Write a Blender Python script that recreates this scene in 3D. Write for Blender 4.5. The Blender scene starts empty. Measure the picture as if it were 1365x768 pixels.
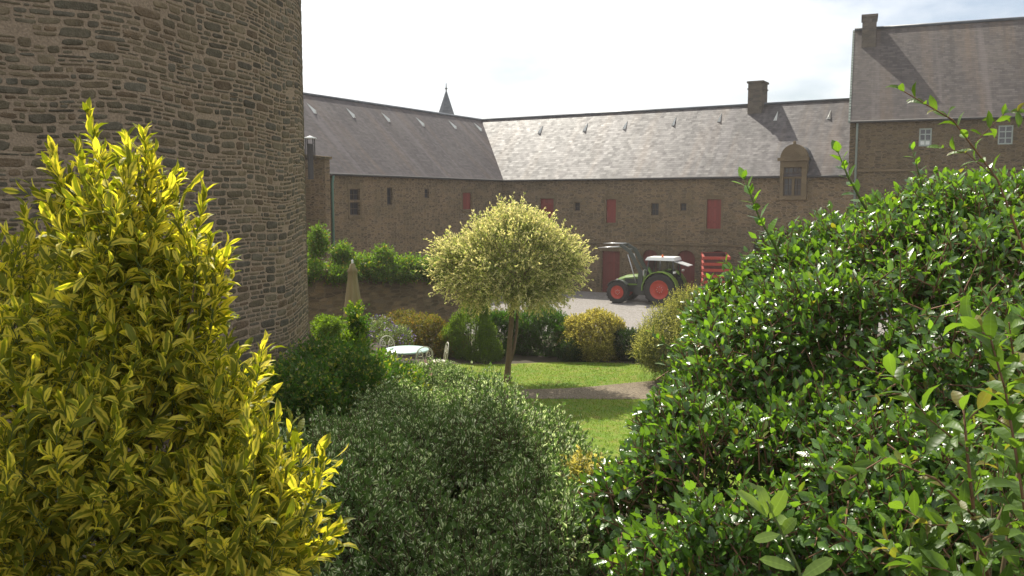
import bpy, math, random
import numpy as np
from mathutils import Vector, Matrix
from mathutils.geometry import delaunay_2d_cdt

R = math.radians
random.seed(7)
rng = np.random.default_rng(11)
scene = bpy.context.scene
COL = scene.collection

# ------------------------------------------------------------------ camera
FPX, CX, CY = 1150.0, 682.5, 384.0
PITCH = math.atan((CY - 267.0) / FPX)
CAM = Vector((0.0, 0.0, 4.8))
cam_data = bpy.data.cameras.new('camera')
cam_data.sensor_width = 36.0
cam_data.lens = 36.0 * FPX / 1365.0
cam_data.clip_start = 0.05
cam_data.clip_end = 3000
cam_data.dof.use_dof = False
cam = bpy.data.objects.new('camera', cam_data)
COL.objects.link(cam)
cam.location = CAM
cam.rotation_euler = (math.pi / 2 - PITCH, 0, 0)
scene.camera = cam

# ------------------------------------------------------------------ light
SUN_EL, SUN_AZ = R(50), R(23)          # azimuth: degrees left of straight ahead
S = Vector((-math.sin(SUN_AZ) * math.cos(SUN_EL), math.cos(SUN_AZ) * math.cos(SUN_EL), math.sin(SUN_EL)))
sun_data = bpy.data.lights.new('sun', 'SUN')
sun_data.energy = 5.0
sun_data.angle = R(0.5)
sun_data.color = (1.0, 0.94, 0.82)
sun = bpy.data.objects.new('sun', sun_data)
COL.objects.link(sun)
sun.rotation_euler = S.to_track_quat('Z', 'Y').to_euler()
sun.location = (0, 0, 60)

world = bpy.data.worlds.new('World')
scene.world = world
world.use_nodes = True
wt = world.node_tree
wt.nodes.clear()
w_out = wt.nodes.new('ShaderNodeOutputWorld')
w_bg = wt.nodes.new('ShaderNodeBackground')
w_bg.inputs['Strength'].default_value = 0.078
sky = wt.nodes.new('ShaderNodeTexSky')
sky.sky_type = 'NISHITA'
sky.sun_disc = False
sky.sun_elevation = SUN_EL
sky.sun_rotation = -SUN_AZ
sky.altitude = 50
sky.air_density = 1.0
sky.dust_density = 1.6
sky.ozone_density = 1.0
w_tc = wt.nodes.new('ShaderNodeTexCoord')
w_map = wt.nodes.new('ShaderNodeMapping')
w_map.inputs['Scale'].default_value = (1.6, 1.6, 4.0)
w_map.inputs['Location'].default_value = (0.48, 0.0, 0.1)
w_noise = wt.nodes.new('ShaderNodeTexNoise')
w_noise.inputs['Scale'].default_value = 2.1
w_noise.inputs['Detail'].default_value = 6
w_noise.inputs['Roughness'].default_value = 0.55
w_ramp = wt.nodes.new('ShaderNodeValToRGB')
w_ramp.color_ramp.elements[0].position = 0.36
w_ramp.color_ramp.elements[0].color = (0.12, 0.12, 0.12, 1)
w_ramp.color_ramp.elements[1].position = 0.58
w_ramp.color_ramp.elements[1].color = (0.9, 0.9, 0.9, 1)
w_mix = wt.nodes.new('ShaderNodeMix')
w_mix.data_type = 'RGBA'
w_mix.inputs['B'].default_value = (11.0, 11.0, 11.0, 1)
wt.links.new(w_tc.outputs['Generated'], w_map.inputs['Vector'])
wt.links.new(w_map.outputs['Vector'], w_noise.inputs['Vector'])
wt.links.new(w_noise.outputs['Fac'], w_ramp.inputs['Fac'])
wt.links.new(w_ramp.outputs['Color'], w_mix.inputs['Factor'])
wt.links.new(sky.outputs['Color'], w_mix.inputs['A'])
wt.links.new(w_mix.outputs['Result'], w_bg.inputs['Color'])
wt.links.new(w_bg.outputs['Background'], w_out.inputs['Surface'])

vs = scene.view_settings
vs.view_transform = 'Standard'
vs.look = 'None'
vs.exposure = 0.6
vs.gamma = 1.0
vs.use_curve_mapping = False
scene.render.film_transparent = False
scene.cycles.max_bounces = 8
scene.cycles.transparent_max_bounces = 8
scene.cycles.use_denoising = True

# ------------------------------------------------------------------ measuring helpers
CP, SP = math.cos(PITCH), math.sin(PITCH)
def ray(px, py):
    dx, dy = (px - CX) / FPX, (CY - py) / FPX
    return Vector((dx, CP + dy * SP, -SP + dy * CP))
def at(px, py, Y):
    d = ray(px, py)
    return CAM + d * (Y / d.y)
def at_z(px, py, z):
    d = ray(px, py)
    return CAM + d * ((z - CAM.z) / d.z)
def V2(v):
    return Vector((v[0], v[1]))
def smooth(a, b, x):
    t = min(1.0, max(0.0, (x - a) / (b - a)))
    return t * t * (3 - 2 * t)
COURT_Z = -1.0
def ground_z(x, y):
    h = 3.1 * (1 - smooth(1.5, 14.5, y))
    h -= 1.06 * smooth(30.5, 35.5, y)
    h += 0.05 * math.sin(x * 0.6 + 1.3) * math.sin(y * 0.45) * smooth(8, 14, y) * (1 - smooth(29, 33, y))
    return h

# ------------------------------------------------------------------ object helpers
def tag(o, label=None, cat=None, group=None, kind=None):
    if label: o['label'] = label
    if cat: o['category'] = cat
    if group: o['group'] = group
    if kind: o['kind'] = kind
    return o
def empty(name, loc, label, cat, group=None, rz=0.0):
    o = bpy.data.objects.new(name, None)
    o.empty_display_size = 0.2
    COL.objects.link(o)
    o.location = loc
    o.rotation_euler = (0, 0, rz)
    return tag(o, label, cat, group)
def link(name, me, mat, parent=None):
    o = bpy.data.objects.new(name, me)
    COL.objects.link(o)
    if mat is not None:
        me.materials.append(mat)
    if parent is not None:
        o.parent = parent
        # meshes are written in world space unless the builder says local
    return o

class MB:
    """collects polygons with uv (metres) and links them as one mesh"""
    def __init__(self):
        self.v, self.f, self.uv, self.sm = [], [], [], []
    def face(self, pts, uvs=None, smooth_=False):
        b = len(self.v)
        self.v += [tuple(p) for p in pts]
        self.f.append(tuple(range(b, b + len(pts))))
        if uvs is None:
            p0 = Vector(pts[0]); e = (Vector(pts[1]) - p0)
            n = e.cross(Vector(pts[2]) - p0)
            if e.length < 1e-9 or n.length < 1e-12:
                uvs = [(0, 0)] * len(pts)
            else:
                n.normalize()
                up = Vector((0, 0, 1)) if abs(n.z) < 0.9 else Vector((0, 1, 0))
                a = up.cross(n).normalized(); c = n.cross(a)
                uvs = [(Vector(p).dot(a), Vector(p).dot(c)) for p in pts]
        self.uv += [tuple(q) for q in uvs]
        self.sm.append(smooth_)
    def mesh_faces(self, verts, faces, smooth_=True):
        b = len(self.v)
        self.v += [tuple(p) for p in verts]
        for f in faces:
            self.f.append(tuple(b + i for i in f))
            self.uv += [(verts[i][0] + verts[i][1], verts[i][2]) for i in f]
            self.sm.append(smooth_)
    def box(self, c, s, M=None):
        x, y, z = s[0] / 2, s[1] / 2, s[2] / 2
        P = [Vector((a * x, b * y, d * z)) for d in (-1, 1) for b in (-1, 1) for a in (-1, 1)]
        if M is not None: P = [M @ p for p in P]
        P = [p + Vector(c) for p in P]
        for q in ((0, 2, 3, 1), (4, 5, 7, 6), (0, 1, 5, 4), (2, 6, 7, 3), (0, 4, 6, 2), (1, 3, 7, 5)):
            self.face([P[i] for i in q])
        return self
    def hexa(self, P):
        """eight corners: bottom ring 0-3, top ring 4-7"""
        P = [Vector(p) for p in P]
        for q in ((3, 2, 1, 0), (4, 5, 6, 7), (0, 1, 5, 4), (1, 2, 6, 5), (2, 3, 7, 6), (3, 0, 4, 7)):
            self.face([P[i] for i in q])
        return self
    def prism(self, poly, ext):
        """poly: 3d points of one side, ext: extrusion vector"""
        A = [Vector(p) for p in poly]; B = [p + Vector(ext) for p in A]
        n = len(A)
        self.face(A[::-1]); self.face(B)
        for i in range(n):
            j = (i + 1) % n
            self.face([A[i], A[j], B[j], B[i]])
        return self
    def tube(self, pts, rad, sides=8, cap=True):
        pts = [Vector(p) for p in pts]
        if not hasattr(rad, '__len__'): rad = [rad] * len(pts)
        rings = []; prev = None
        for i, p in enumerate(pts):
            d = (pts[min(i + 1, len(pts) - 1)] - pts[max(i - 1, 0)])
            if d.length < 1e-9: d = Vector((0, 0, 1))
            d.normalize()
            if prev is None:
                a = d.orthogonal().normalized()
            else:
                a = (prev - d * prev.dot(d))
                a = a.normalized() if a.length > 1e-6 else d.orthogonal().normalized()
            prev = a
            b = d.cross(a)
            rings.append([p + (a * math.cos(2 * math.pi * k / sides) + b * math.sin(2 * math.pi * k / sides)) * rad[i] for k in range(sides)])
        V = [q for r_ in rings for q in r_]
        F = []
        for i in range(len(rings) - 1):
            for k in range(sides):
                l = (k + 1) % sides
                F.append((i * sides + k, i * sides + l, (i + 1) * sides + l, (i + 1) * sides + k))
        if cap:
            F.append(tuple(range(sides))[::-1])
            F.append(tuple((len(rings) - 1) * sides + k for k in range(sides)))
        self.mesh_faces(V, F)
        return self
    def lathe(self, prof, M=None, sides=24):
        """prof: (radius, height) pairs about local z"""
        V, F = [], []
        for r_, h in prof:
            for k in range(sides):
                p = Vector((r_ * math.cos(2 * math.pi * k / sides), r_ * math.sin(2 * math.pi * k / sides), h))
                V.append(M @ p if M is not None else p)
        for i in range(len(prof) - 1):
            for k in range(sides):
                l = (k + 1) % sides
                F.append((i * sides + k, i * sides + l, (i + 1) * sides + l, (i + 1) * sides + k))
        self.mesh_faces(V, F)
        return self
    def build(self, name, mat, parent=None, local=False, autosmooth=None):
        me = bpy.data.meshes.new(name)
        me.from_pydata(self.v, [], self.f)
        uvl = me.uv_layers.new(name='UVMap')
        uvl.data.foreach_set('uv', np.array(self.uv, dtype=np.float32).ravel())
        me.polygons.foreach_set('use_smooth', np.array(self.sm, dtype=bool))
        me.update()
        o = link(name, me, mat, parent)
        if parent is not None and not local:
            o.matrix_parent_inverse = world_matrix(parent).inverted()
        return o
def world_matrix(o):
    m = Matrix.LocRotScale(o.location, o.rotation_euler, o.scale)
    if o.parent is not None:
        m = world_matrix(o.parent) @ o.matrix_parent_inverse @ m
    return m

# ------------------------------------------------------------------ materials
def new_mat(name):
    m = bpy.data.materials.new(name)
    m.use_nodes = True
    t = m.node_tree
    t.nodes.clear()
    out = t.nodes.new('ShaderNodeOutputMaterial')
    return m, t, out
class G:
    """tiny node-graph writer"""
    def __init__(self, t): self.t = t
    def n(self, typ, **kw):
        nd = self.t.nodes.new(typ)
        for k, v in kw.items():
            if k.startswith('_'): setattr(nd, k[1:], v)
            else:
                key = k.replace('__', ' ')
                if isinstance(v, bpy.types.NodeSocket): self.t.links.new(v, nd.inputs[key])
                else: nd.inputs[key].default_value = v
        return nd
    def val(self, x, sock):
        if isinstance(x, bpy.types.NodeSocket): self.t.links.new(x, sock)
        else: sock.default_value = x
    def math(self, op, a, b=0.0, c=None, clamp=False):
        nd = self.t.nodes.new('ShaderNodeMath'); nd.operation = op; nd.use_clamp = clamp
        self.val(a, nd.inputs[0]); self.val(b, nd.inputs[1])
        if c is not None: self.val(c, nd.inputs[2])
        return nd.outputs[0]
    def vmath(self, op, a, b=(0, 0, 0)):
        nd = self.t.nodes.new('ShaderNodeVectorMath'); nd.operation = op
        self.val(a, nd.inputs[0])
        if op == 'SCALE': self.val(b, nd.inputs['Scale'])
        else: self.val(b, nd.inputs[1])
        return nd.outputs[0]
    def mix(self, f, a, b, blend='MIX'):
        nd = self.t.nodes.new('ShaderNodeMix'); nd.data_type = 'RGBA'; nd.blend_type = blend
        self.val(f, nd.inputs['Factor']); self.val(a, nd.inputs['A']); self.val(b, nd.inputs['B'])
        return nd.outputs['Result']
    def ramp(self, f, stops, interp='LINEAR'):
        nd = self.t.nodes.new('ShaderNodeValToRGB')
        cr = nd.color_ramp; cr.interpolation = interp
        while len(cr.elements) < len(stops): cr.elements.new(0.5)
        for e, (p, c) in zip(cr.elements, stops):
            e.position = p
            e.color = (c, c, c, 1) if not hasattr(c, '__len__') else (c[0], c[1], c[2], 1)
        self.val(f, nd.inputs['Fac'])
        return nd.outputs['Color']
    def noise(self, vec, scale, detail=4, rough=0.55, out='Fac'):
        nd = self.n('ShaderNodeTexNoise', Scale=scale, Detail=detail, Roughness=rough)
        if vec is not None: self.t.links.new(vec, nd.inputs['Vector'])
        return nd.outputs[out]
    def uv(self): return self.n('ShaderNodeUVMap').outputs['UV']
    def obj(self): return self.n('ShaderNodeTexCoord').outputs['Object']
    def scale(self, v, s):
        nd = self.n('ShaderNodeMapping'); self.t.links.new(v, nd.inputs['Vector']); nd.inputs['Scale'].default_value = s
        return nd.outputs['Vector']
    def bump(self, h, strength=0.4, dist=0.02, normal=None):
        nd = self.n('ShaderNodeBump', Strength=strength, Distance=dist)
        self.t.links.new(h, nd.inputs['Height'])
        if normal is not None: self.t.links.new(normal, nd.inputs['Normal'])
        return nd.outputs['Normal']
def c4(c): return (c[0], c[1], c[2], 1.0)

def mat_plain(name, col, rough=0.6, metal=0.0, var=0.12, scale=6.0, bump=0.0, spec=0.5, coat=0.0):
    m, t, out = new_mat(name); g = G(t)
    nz = g.noise(g.obj(), scale, 5)
    f = g.math('MULTIPLY_ADD', nz, 2 * var, 1 - var)
    colr = g.mix(1.0, c4(col), g.n('ShaderNodeCombineColor', Red=f, Green=f, Blue=f).outputs[0], 'MULTIPLY')
    p = g.n('ShaderNodeBsdfPrincipled', Roughness=rough, Metallic=metal)
    p.inputs['Specular IOR Level'].default_value = spec
    p.inputs['Coat Weight'].default_value = coat
    t.links.new(colr, p.inputs['Base Color'])
    if bump:
        t.links.new(g.bump(g.noise(g.obj(), scale * 5, 4), bump, 0.01), p.inputs['Normal'])
    t.links.new(p.outputs[0], out.inputs['Surface'])
    return m

def mat_rubble(name, stones, mortar, sx=3.2, sz=9.5, mw=0.07, stain=(0.10, 0.085, 0.05), bump=0.7, contrast=1.0):
    """coursed rubble masonry in uv metres: flat irregular stones in wide mortar"""
    m, t, out = new_mat(name); g = G(t)
    uv = g.uv()
    wob = g.noise(uv, 0.9, 3, out='Color')
    wv = g.vmath('ADD', uv, g.vmath('SCALE', g.vmath('SUBTRACT', wob, (0.5, 0.5, 0.5)), 0.16))
    sc = g.scale(wv, (sx, sz, 1))
    vo = g.n('ShaderNodeTexVoronoi', Scale=1.0, Randomness=0.85); vo.feature = 'F1'; vo.voronoi_dimensions = '2D'
    t.links.new(sc, vo.inputs['Vector'])
    ve = g.n('ShaderNodeTexVoronoi', Scale=1.0, Randomness=0.85); ve.feature = 'DISTANCE_TO_EDGE'; ve.voronoi_dimensions = '2D'
    t.links.new(sc, ve.inputs['Vector'])
    sep = g.n('ShaderNodeSeparateColor'); t.links.new(vo.outputs['Color'], sep.inputs[0])
    n = len(stones)
    stone = g.ramp(sep.outputs[0], [(i / n, s) for i, s in enumerate(stones)], 'CONSTANT')
    fine = g.noise(uv, 22, 4)
    stone = g.mix(1.0, stone, g.ramp(fine, [(0.25, 0.72), (0.75, 1.25)]), 'MULTIPLY')
    edge = g.math('ADD', ve.outputs['Distance'], g.math('MULTIPLY', g.math('SUBTRACT', fine, 0.5), 0.10))
    mask = g.ramp(edge, [(mw * 0.6, 0.0), (mw * 1.5, 1.0)])
    colr = g.mix(mask, c4(mortar), stone)
    big = g.noise(uv, 0.55, 4)
    colr = g.mix(g.ramp(big, [(0.42, 0.0), (0.75, 0.45)]), colr, c4(stain))
    streak = g.noise(g.scale(uv, (1.6, 0.12, 1)), 1.0, 4)
    colr = g.mix(g.ramp(streak, [(0.52, 0.0), (0.78, 0.4)]), colr, c4([s * 0.7 for s in stain]))
    p = g.n('ShaderNodeBsdfPrincipled', Roughness=0.92)
    p.inputs['Specular IOR Level'].default_value = 0.15
    t.links.new(colr, p.inputs['Base Color'])
    h = g.math('ADD', mask, g.math('MULTIPLY', fine, 0.5))
    t.links.new(g.bump(h, bump, 0.03), p.inputs['Normal'])
    t.links.new(p.outputs[0], out.inputs['Surface'])
    return m

def mat_slate(name, dark, light, lichen, sw=0.24, sh=0.15, tilt=0.10, rough=0.42, lich=0.5, rust=0.25, spec=0.4):
    """slate courses in uv metres, each slate lying at its own slight angle"""
    m, t, out = new_mat(name); g = G(t)
    uv = g.uv()
    sp = g.n('ShaderNodeSeparateXYZ'); t.links.new(uv, sp.inputs[0])
    row = g.math('FLOOR', g.math('DIVIDE', sp.outputs[1], sh))
    colm = g.math('FLOOR', g.math('ADD', g.math('DIVIDE', sp.outputs[0], sw), g.math('MULTIPLY', row, 0.5)))
    cell = g.n('ShaderNodeCombineXYZ'); t.links.new(colm, cell.inputs[0]); t.links.new(row, cell.inputs[1])
    wn = g.n('ShaderNodeTexWhiteNoise'); wn.noise_dimensions = '2D'; t.links.new(cell.outputs[0], wn.inputs['Vector'])
    base = g.mix(g.math('POWER', wn.outputs['Value'], 1.6), c4(dark), c4(light))
    n1 = g.noise(uv, 0.32, 5); n2 = g.noise(uv, 2.8, 5, 0.65)
    base = g.mix(g.math('MULTIPLY', g.ramp(g.math('ADD', g.math('MULTIPLY', n1, 0.5), g.math('MULTIPLY', n2, 0.5)), [(0.46, 0), (0.62, 1)]), lich), base, c4(lichen))
    streak = g.noise(g.scale(uv, (0.9, 0.10, 1)), 1.0, 4)
    base = g.mix(g.ramp(streak, [(0.50, 0.0), (0.70, rust)]), base, c4((0.20, 0.13, 0.075)))
    st2 = g.noise(g.scale(uv, (1.3, 0.05, 1)), 1.0, 3)
    base = g.mix(g.ramp(st2, [(0.54, 0.0), (0.66, 0.6)]), base, c4([min(1, x * 1.5) for x in light]))
    base = g.mix(g.ramp(st2, [(0.30, 0.5), (0.44, 0.0)]), base, c4([x * 0.75 for x in dark]))
    fy = g.math('FRACT', g.math('DIVIDE', sp.outputs[1], sh))
    gap = g.ramp(fy, [(0.0, 0.35), (0.10, 1.0)])
    base = g.mix(1.0, base, gap, 'MULTIPLY')
    geo = g.n('ShaderNodeNewGeometry')
    jit = g.vmath('SCALE', g.vmath('SUBTRACT', wn.outputs['Color'], (0.5, 0.5, 0.5)), tilt)
    nrm = g.vmath('NORMALIZE', g.vmath('ADD', geo.outputs['Normal'], jit))
    nb = g.bump(g.math('ADD', g.math('MULTIPLY', fy, -0.6), n2), 0.35, 0.02, nrm)
    p = g.n('ShaderNodeBsdfPrincipled')
    p.inputs['Specular IOR Level'].default_value = spec
    t.links.new(g.math('ADD', rough - 0.08, g.math('MULTIPLY', n2, 0.22)), p.inputs['Roughness'])
    t.links.new(base, p.inputs['Base Color']); t.links.new(nb, p.inputs['Normal'])
    t.links.new(p.outputs[0], out.inputs['Surface'])
    return m

def mat_leaf(name, centre, edge=None, tip=None, rough=0.35, trans=0.4, spec=0.5, edge_at=0.62, var=0.3, glow=(1.25, 1.15, 0.6), back=None, old=None, old_at=0.90):
    """leaf blade: uv x runs across, uv y along; attribute rnd is one number per leaf, tipf its place on the shoot"""
    m, t, out = new_mat(name); g = G(t)
    sp = g.n('ShaderNodeSeparateXYZ'); t.links.new(g.uv(), sp.inputs[0])
    rnd = g.n('ShaderNodeAttribute', _attribute_name='rnd').outputs['Fac']
    colr = g.mix(rnd, c4([x * (1 - var) for x in centre]), c4([centre[0] * (1 + var * 1.3), centre[1] * (1 + var), centre[2] * (1 + var)]))
    if old is not None:
        colr = g.mix(g.ramp(rnd, [(old_at, 0.0), (old_at + 0.05, 1.0)]), colr, c4(old))
    if tip is not None:
        tf = g.n('ShaderNodeAttribute', _attribute_name='tipf').outputs['Fac']
        colr = g.mix(g.ramp(tf, [(0.45, 0.0), (0.92, 1.0)]), colr, c4(tip))
    ac = g.math('ABSOLUTE', g.math('MULTIPLY_ADD', sp.outputs[0], 2.0, -1.0))
    if edge is not None:
        wob = g.math('MULTIPLY', g.math('SUBTRACT', g.noise(g.obj(), 60, 2), 0.5), 0.7)
        k = g.math('ADD', g.math('ADD', ac, wob), g.math('MULTIPLY', g.math('SUBTRACT', rnd, 0.5), 0.9))
        ec = g.mix(rnd, c4([x * 0.75 for x in edge]), c4([min(1, x * 1.2) for x in edge]))
        colr = g.mix(g.ramp(k, [(edge_at - 0.12, 0.0), (edge_at + 0.12, 1.0)]), colr, ec)
    rib = g.ramp(ac, [(0.0, 1.0), (0.10, 0.0)])
    colr = g.mix(g.math('MULTIPLY', rib, 0.3), colr, c4([min(1, x * 1.8 + 0.02) for x in centre]))
    p = g.n('ShaderNodeBsdfPrincipled', Roughness=rough)
    p.inputs['Specular IOR Level'].default_value = spec
    t.links.new(colr, p.inputs['Base Color'])
    t.links.new(g.bump(g.math('SINE', g.math('MULTIPLY', sp.outputs[1], 40)), 0.12, 0.003), p.inputs['Normal'])
    tr = g.n('ShaderNodeBsdfTranslucent')
    t.links.new(g.mix(1.0, colr, c4(glow), 'MULTIPLY'), tr.inputs['Color'])
    mx = g.n('ShaderNodeMixShader', Fac=trans)
    t.links.new(p.outputs[0], mx.inputs[1]); t.links.new(tr.outputs[0], mx.inputs[2])
    t.links.new(mx.outputs[0], out.inputs['Surface'])
    return m

M = {}
M['bark'] = mat_plain('bark', (0.16, 0.115, 0.07), 0.9, var=0.45, scale=14, bump=0.5, spec=0.2)
M['twig'] = mat_plain('twig', (0.13, 0.10, 0.05), 0.8, var=0.3, scale=10, spec=0.2)
M['green_twig'] = mat_plain('green_twig', (0.10, 0.14, 0.035), 0.7, var=0.3, scale=10, spec=0.3)
M['brown_stem'] = mat_plain('brown_stem', (0.20, 0.11, 0.06), 0.7, var=0.3, scale=12, spec=0.3)
M['zinc'] = mat_plain('zinc', (0.55, 0.56, 0.56), 0.45, 0.3, var=0.15, scale=3)
M['white_paint'] = mat_plain('white_paint', (0.72, 0.74, 0.70), 0.5, var=0.08)
M['frame_paint'] = mat_plain('frame_paint', (0.34, 0.385, 0.345), 0.55, var=0.12)
M['green_paint'] = mat_plain('green_paint', (0.10, 0.20, 0.15), 0.55, var=0.2, scale=2)
M['pale_pipe'] = mat_plain('pale_pipe', (0.20, 0.235, 0.20), 0.5, var=0.2, scale=2)
M['glass_dark'] = mat_plain('glass_dark', (0.03, 0.033, 0.04), 0.08, var=0.3, scale=2, spec=0.7)
M['gutter'] = mat_plain('gutter', (0.05, 0.047, 0.045), 0.7, 0.0, var=0.2)  # near-black so the gutters read as the shadow line under the eaves
M['dark_void'] = mat_plain('dark_void', (0.02, 0.018, 0.015), 0.95)  # painted darkness for the panels behind openings
M['timber_dark'] = mat_plain('timber_dark', (0.07, 0.05, 0.035), 0.8, var=0.3, scale=8)
def mat_boards(name, col, bw=0.16):
    m, t, out = new_mat(name); g = G(t)
    uv = g.uv(); sp = g.n('ShaderNodeSeparateXYZ'); t.links.new(uv, sp.inputs[0])
    fx = g.math('FRACT', g.math('DIVIDE', sp.outputs[0], bw))
    gap = g.ramp(fx, [(0.0, 0.35), (0.07, 1.0)])
    wn = g.n('ShaderNodeTexWhiteNoise'); wn.noise_dimensions = '1D'
    t.links.new(g.math('FLOOR', g.math('DIVIDE', sp.outputs[0], bw)), wn.inputs['W'])
    colr = g.mix(wn.outputs['Value'], c4([x * 0.8 for x in col]), c4([min(1, x * 1.15) for x in col]))
    nz = g.noise(g.scale(uv, (6, 0.8, 1)), 2, 4)
    colr = g.mix(g.ramp(nz, [(0.5, 0), (0.8, 0.5)]), colr, c4((0.16, 0.07, 0.05)))
    colr = g.mix(1.0, colr, gap, 'MULTIPLY')
    p = g.n('ShaderNodeBsdfPrincipled', Roughness=0.65)
    t.links.new(colr, p.inputs['Base Color'])
    t.links.new(p.outputs[0], out.inputs['Surface'])
    return m
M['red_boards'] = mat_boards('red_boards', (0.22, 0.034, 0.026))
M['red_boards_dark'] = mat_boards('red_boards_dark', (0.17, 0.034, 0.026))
BROWN = [(0.21, 0.155, 0.088), (0.14, 0.106, 0.064), (0.25, 0.185, 0.108), (0.17, 0.127, 0.075), (0.115, 0.09, 0.058), (0.225, 0.162, 0.088), (0.185, 0.145, 0.092)]
M['rubble_court'] = mat_rubble('rubble_court', BROWN, (0.275, 0.20, 0.128), 3.6, 10.0, mw=0.10, bump=0.9)
M['rubble_house'] = mat_rubble('rubble_house', [(c[0] * 0.8, c[1] * 0.82, c[2] * 0.8) for c in BROWN], (0.21, 0.154, 0.10), 3.8, 10.5, mw=0.10, bump=0.9)
M['rubble_garden'] = mat_rubble('rubble_garden', BROWN, (0.20, 0.16, 0.10), 3.0, 9.0, stain=(0.07, 0.075, 0.035))
M['dressed'] = mat_rubble('dressed', [(0.18, 0.135, 0.08), (0.155, 0.115, 0.068), (0.20, 0.15, 0.092)], (0.155, 0.118, 0.07), 1.3, 2.6, mw=0.025, bump=0.25)
M['chimney_stone'] = mat_rubble('chimney_stone', [(0.135, 0.115, 0.098), (0.105, 0.095, 0.085), (0.16, 0.135, 0.11)], (0.145, 0.125, 0.10), 2.6, 6.0, mw=0.05)
M['slate_stable'] = mat_slate('slate_stable', (0.052, 0.044, 0.046), (0.085, 0.073, 0.075), (0.14, 0.122, 0.115), lich=0.45, rust=0.25, tilt=0.05, rough=0.72, spec=0.3)
M['slate_barn'] = mat_slate('slate_barn', (0.042, 0.037, 0.038), (0.078, 0.069, 0.070), (0.165, 0.148, 0.142), sw=0.26, sh=0.19, lich=0.8, rust=0.35, tilt=0.08, rough=0.50, spec=0.24)
M['slate_house'] = mat_slate('slate_house', (0.058, 0.049, 0.046), (0.10, 0.084, 0.078), (0.15, 0.125, 0.10), lich=0.4, rust=0.4, tilt=0.05, rough=0.70, spec=0.3)
M['slate_spire'] = mat_slate('slate_spire', (0.06, 0.07, 0.085), (0.10, 0.115, 0.13), (0.12, 0.13, 0.14), lich=0.3, rust=0.0, tilt=0.08)

# ------------------------------------------------------------------ ground, lawn, path, courtyard
def mat_soil():
    m, t, out = new_mat('soil'); g = G(t)
    o = g.obj()
    n = g.noise(o, 1.4, 6); n2 = g.noise(o, 24, 4)
    c = g.mix(n, c4((0.035, 0.027, 0.017)), c4((0.075, 0.055, 0.03)))
    c = g.mix(g.ramp(n2, [(0.5, 0), (0.7, 0.6)]), c, c4((0.05, 0.07, 0.02)))
    p = g.n('ShaderNodeBsdfPrincipled', Roughness=0.95); t.links.new(c, p.inputs['Base Color'])
    t.links.new(g.bump(n2, 0.8, 0.03), p.inputs['Normal'])
    t.links.new(p.outputs[0], out.inputs['Surface']); return m
def mat_lawn():
    m, t, out = new_mat('lawn'); g = G(t)
    o = g.obj()
    n = g.noise(o, 0.55, 5, 0.6); n2 = g.noise(o, 3.5, 5, 0.6); n3 = g.noise(o, 45, 4)
    c = g.mix(g.ramp(n, [(0.35, 0), (0.65, 1)]), c4((0.10, 0.19, 0.016)), c4((0.19, 0.25, 0.028)))
    c = g.mix(g.ramp(n2, [(0.50, 0), (0.68, 0.75)]), c, c4((0.25, 0.21, 0.06)))
    c = g.mix(1.0, c, g.ramp(n3, [(0.3, 0.55), (0.7, 1.3)]), 'MULTIPLY')
    p = g.n('ShaderNodeBsdfPrincipled', Roughness=0.9); p.inputs['Specular IOR Level'].default_value = 0.2
    t.links.new(c, p.inputs['Base Color']); t.links.new(g.bump(n3, 0.7, 0.03), p.inputs['Normal'])
    t.links.new(p.outputs[0], out.inputs['Surface']); return m
def mat_gravel(name, a, b, sc=38.0, patch=(0.2, 0.18, 0.15)):
    m, t, out = new_mat(name); g = G(t)
    o = g.obj()
    v = g.n('ShaderNodeTexVoronoi', Scale=sc); t.links.new(o, v.inputs['Vector'])
    sp = g.n('ShaderNodeSeparateColor'); t.links.new(v.outputs['Color'], sp.inputs[0])
    c = g.mix(sp.outputs[0], c4(a), c4(b))
    n = g.noise(o, 0.5, 6, 0.6)
    c = g.mix(g.ramp(n, [(0.42, 0), (0.7, 0.6)]), c, c4(patch))
    n4 = g.noise(o, 2.4, 5, 0.6)
    c = g.mix(g.ramp(n4, [(0.58, 0), (0.72, 0.5)]), c, c4((0.11, 0.10, 0.045)))
    p = g.n('ShaderNodeBsdfPrincipled', Roughness=0.95); p.inputs['Specular IOR Level'].default_value = 0.2
    t.links.new(c, p.inputs['Base Color']); t.links.new(g.bump(v.outputs['Distance'], 0.8, 0.03), p.inputs['Normal'])
    t.links.new(p.outputs[0], out.inputs['Surface']); return m
M['soil'] = mat_soil(); M['lawn'] = mat_lawn()
M['path'] = mat_gravel('path_gravel', (0.13, 0.105, 0.075), (0.27, 0.225, 0.16), 30, (0.18, 0.14, 0.09))
M['court'] = mat_gravel('court_gravel', (0.18, 0.165, 0.15), (0.31, 0.29, 0.27), 16, (0.24, 0.22, 0.20))

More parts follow.
